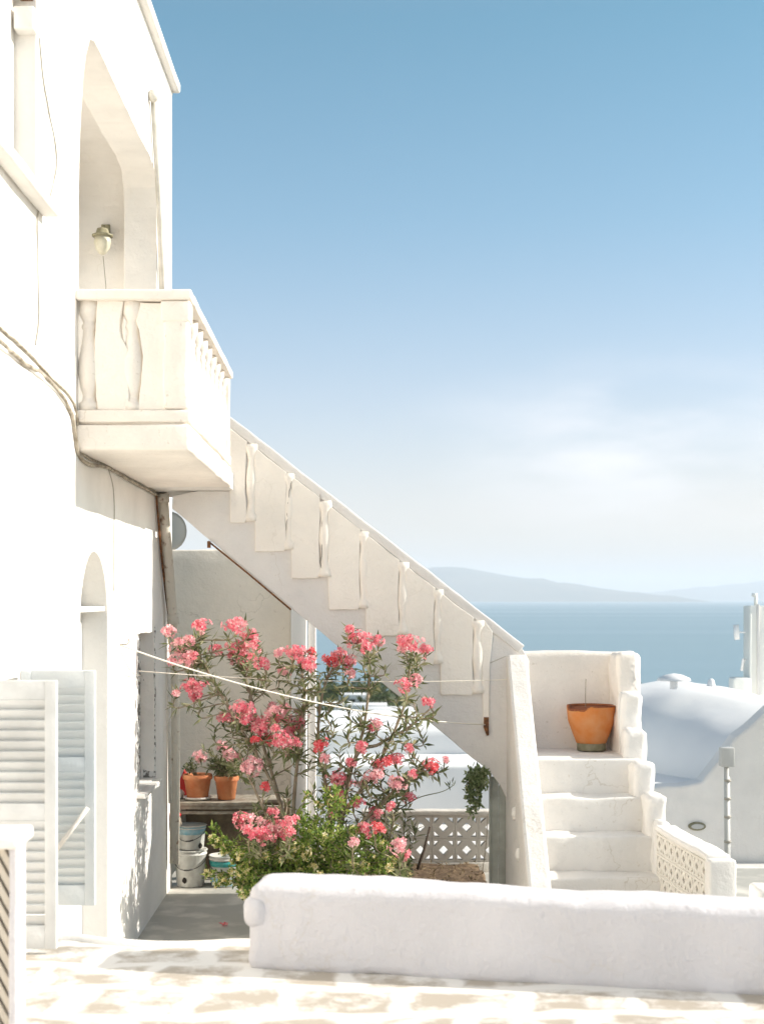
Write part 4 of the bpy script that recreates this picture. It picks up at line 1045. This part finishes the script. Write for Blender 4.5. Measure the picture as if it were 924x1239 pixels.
# ivy debris on the soil
random.seed(31)
b = bmesh.new()
for k in range(700):
    x = random.uniform(-.55, 1.2); y = random.uniform(12.4, 14.9); leaf(b, Vector((x, y, TERR+.10+random.random()*.03)), rdir(Vector((0, 0, .15))), random.uniform(.02, .08), .014)
o = mk('fallen_leaves', b, mat('dry_leaf', (.20, .14, .08), .9, (.30, .24, .14), 8)); tag(o, 'dry leaf litter scattered on the soil bed', 'leaf litter', kind='stuff')
b = bmesh.new(); q = P(272, 1121, 2.8*F/(1121-CY)); q.z = TERR+.012
flower(b, q, Vector((0, -.3, 1)), .035); flower(b, q+Vector((-.03, .02, 0)), Vector((.3, 0, 1)), .03)
tag(mk('fallen_blossom', b, 'fred'), 'single red blossom fallen on the grey terrace floor', 'blossom')

# ================================================================== neighbours beyond
nb = thing('neighbour_house', (.8, 21, TERR-1), 'plain flat roofed whitewashed building seen below the staircase', 'building')
b = bmesh.new(); Yn = 20.5
box(b, P(372, 0, Yn).x, P(700, 0, Yn).x, Yn, Yn+6, -4.5, P(0, 926, Yn).z, bev=.04, amp=.02, step=.6, seed=2); mk('wall', b, 'farwhite', nb)
b = bmesh.new(); box(b, P(372, 0, 22).x, P(585, 0, 22).x, 22, 25.8, P(0, 930, 22).z, P(0, 882, 22).z, bev=.12, amp=.03, step=.5, seed=3); mk('roof_room', b, 'farwhite', nb)
# vault roofed building on the right
vb = thing('vaulted_house', (5.5, 21, TERR-1), 'white barrel vaulted Cycladic building on the right beyond the stairs', 'building')
b = bmesh.new(); nx = 48; na = 28; rows = []
A0 = Vector((4.35, 25.3, 0)); A1 = Vector((8.6, 16.6+1.2, 0)); ad = (A1-A0); al = ad.length; ad.normalize(); pn = Vector((-ad.y, ad.x, 0)) * -1   # towards lower left
if pn.x > 0: pn = -pn
for i in range(nx+1):
    t = i/nx*al; k = math.sqrt(max(0.0, 1-(1-min(1, t/1.5))**2)) if t < 1.5 else 1.0
    crest = -1.24-.075*t+.03*t*math.sin(t*.9)*.3; row = []
    for j in range(na+1):
        a = math.pi*j/na; o_ = math.cos(a)*1.75*max(k, .02); zz = -2.62+(crest+2.62)*max(k, .02)*math.sin(a)**.9
        p_ = A0+ad*t+pn*o_; row.append(b.verts.new((p_.x, p_.y, zz+.05*noise.noise(Vector((p_.x*1.2, p_.y*1.2, 2)))+.02*noise.noise(Vector((p_.x*4, p_.y*4, 5))))))
    rows.append(row)
for i in range(nx):
    for j in range(na): b.faces.new((rows[i][j], rows[i][j+1], rows[i+1][j+1], rows[i+1][j])).smooth = True
bmesh.ops.recalc_face_normals(b, faces=b.faces[:])
mk('vault', b, 'farwhite', vb)
b = bmesh.new(); box(b, 3.0, 13, 17.9, 26.5, -5.2, -2.58, bev=.05, amp=.02, step=.6); mk('wall', b, 'farwhite', vb)
# front gable-like parapet wall rising right
Yg = 17.5
gp = [Q(740, 1200, Yg), Q(1250, 1200, Yg), Q(1250, 800, Yg), Q(1010, 800, Yg), Q(960, 832, Yg), Q(924, 864, Yg), Q(890, 893, Yg), Q(868, 922, Yg), Q(850, 947, Yg), Q(825, 952, Yg), Q(740, 955, Yg)]
b = poly(rough(gp, .2, .015, 3), [], 'Y', Yg, Yg+.35, .03)
tag(mk('garden_wall', b, 'white'), 'plain white wall with slanting top in front of the vaulted roof', 'wall')
b = bmesh.new(); q = P(843, 1000, Yg-.01)
pts = [(q.x+.105*math.cos(a), q.z+.052*math.sin(a)) for a in [i*math.pi/12 for i in range(24)]]; pin = [(q.x+.075*math.cos(a), q.z+.03*math.sin(a)) for a in [i*math.pi/12 for i in range(24)]]
bb = poly(pts, [], 'Y', Yg-.03, Yg+.01, .008); lo = mk('vent', bb, 'potbase'); tag(lo, 'small oval grey vent on the white slanting wall', 'vent')
bb = poly(pin, [], 'Y', Yg-.045, Yg-.031, .004); mk('grille', bb, 'greybox', lo)
# small chimney cap and chimney on the vault
ch = thing('chimney_cap', P(815, 822, 22.4), 'small white domed chimney cap on the crest of the vault', 'chimney')
q = P(815, 826, 22.4)
b = bmesh.new(); lathe(b, [(.06, -.1), (.06, .06)], q, 12); mk('stack', b, 'farwhite', ch)
b = bmesh.new(); lathe(b, [(.26, .03), (.24, .07), (.12, .12), (.01, .14)], q, 20); mk('hood', b, 'farwhite', ch)
ch = thing('roof_vent', P(862, 832, 23.5), 'little white chimney pot on a pale base right of the domed cap', 'chimney')
q = P(860, 834, 23.5)
b = bmesh.new(); lathe(b, [(.08, -.2), (.07, .05), (.05, .14), (.02, .17)], q, 12); mk('pot', b, 'farwhite', ch)
b = bmesh.new(); box(b, q.x-.02, q.x+.22, q.y-.1, q.y+.1, q.z-.25, q.z+.03, bev=.04); mk('base', b, 'farwhite', ch)
# tower-like block at the right border
tw = thing('tower', (6.8, 26, -3), 'pale ribbed square block tower with a mast at the right border', 'tower')
Yt = 25.5
b = bmesh.new(); box(b, P(907, 0, Yt).x, P(1010, 0, Yt).x, Yt, Yt+.45, -4, P(0, 733, Yt).z, bev=.02); mk('body', b, 'tower', tw)
b = bmesh.new(); box(b, P(915, 0, Yt).x, P(918, 0, Yt).x, Yt-.04, Yt-.001, -4, P(0, 731, Yt).z, bev=.01); mk('rib', b, 'string', tw)
b = bmesh.new(); box(b, P(906, 0, Yt).x, P(908.5, 0, Yt).x, Yt-.05, Yt-.001, -4, P(0, 742, Yt).z, bev=.01); mk('rib', b, 'tower', tw)
b = bmesh.new(); box(b, P(886, 0, Yt).x, P(906.5, 0, Yt).x, Yt-.1, Yt+.3, -4, P(0, 820, Yt).z, bev=.04); mk('side_block', b, 'tower', tw)
b = bmesh.new(); tube(b, [P(914, 733, Yt+.3), P(914, 718, Yt+.3)], .03, 6); tube(b, [P(912.5, 722, Yt+.3), P(912.5, 718, Yt+.3)], .045, 6); mk('mast', b, 'tower', tw)
b = bmesh.new(); tube(b, [P(890, 756, Yt), P(891.5, 774, Yt)], .05, 8); tube(b, [P(891, 765, Yt), P(902, 765, Yt)], .015, 5); tag(mk('antenna', b, 'farwhite'), 'small white antenna drum bracketed on the left of the ribbed tower', 'antenna')
b = bmesh.new(); tube(b, [P(897, 812, Yt), P(899, 797, Yt), P(902, 799, Yt)], .025, 6); tag(mk('floodlight', b, 'farwhite'), 'small bracket lamp low on the left side of the ribbed tower', 'lamp')
# pole with meter box
Ym = 15.5
mp2 = thing('meter_pole', P(878, 1100, Ym), 'slim grey pole carrying a square grey box before the white wall', 'pole')
b = bmesh.new(); tube(b, [P(879.5, 1120, Ym), P(878.5, 926, Ym)], .026, 10); mk('pole', b, 'greybox', mp2)
b = bmesh.new(); tube(b, [P(882.5, 1120, Ym), P(881.5, 940, Ym)], .010, 6); mk('conduit', b, 'farwhite', mp2)
b = bmesh.new()
for py in (943, 965, 987, 1017): tube(b, [P(880, py, Ym), P(880, py+3, Ym)], .038, 10)
mk('clamps', b, 'cable', mp2)
b = bmesh.new(); q = P(870, 904, Ym); q2 = P(886, 927, Ym); box(b, q.x, q2.x, Ym-.10, Ym+.02, q2.z, q.z, bev=.008); mk('meter_box', b, 'greybox', mp2)
# small white wall/kerb at right behind low wall
b = bmesh.new(); box(b, 3.05, 5.2, 11.2, 11.5, TERR, P(0, 1074, 11.3).z, bev=.03, amp=.012, step=.15, seed=8)
tag(mk('kerb_wall', b, 'white'), 'low white kerb wall at the far right behind the foreground wall', 'wall')
b = bmesh.new(); box(b, 5.2, 5.4, 7.2, 15.2, TERR-.4, -2.3, bev=.03); tag(mk('terrace_wall', b, 'white'), 'white wall closing the terrace on its right side', 'wall')

# far village houses and shrubs on the slope seen under the stairs
random.seed(77)
k = 0
spots = [(400, 846, 260), (428, 843, 300), (447, 846, 240), (470, 848, 220)]
vlab = ['tiny white cube house on the far slope, leftmost of four under the staircase', 'tiny white cube house second from left and highest on the far slope', 'tiny white cube house third from left on the far slope behind the oleander', 'tiny white cube house rightmost of four on the far slope under the staircase']
for i, (px, py, Y) in enumerate(spots):
    p = P(px, py, Y); gz = terr_z(Y, p.x); wd = random.uniform(5, 8)/2; ht = max(3.0, min(7, p.z-gz))
    h_ = thing('village_house', (p.x, Y, gz), vlab[i], 'house', 'far village houses on the slope')
    b = bmesh.new(); box(b, p.x-wd, p.x+wd, Y-3, Y+3, gz-1.5, gz+ht*.8, bev=.05); mk('wall', b, 'farwhite', h_)
    b = bmesh.new(); box(b, p.x-wd*.3, p.x+wd*.1, Y-3.05, Y-3.001, gz+ht*.25, gz+ht*.5); mk('window', b, 'dark', h_)
b = bmesh.new()
for i in range(420):
    Y = random.uniform(60, 420); px = random.uniform(370, 520) if random.random() < .7 else random.uniform(700, 1000); x = (px-CX)*Y/F; z = terr_z(Y, x); r = random.uniform(.6, 1.6)*(.6+Y/400)
    for j in range(22): leaf(b, Vector((x, Y, z+r*.5))+rdir()*r*random.random(), rdir(), r*.8, r*.45)
tag(mk('scrub', b, 'palm'), 'green scrub covering the distant slope', 'scrub', kind='stuff')
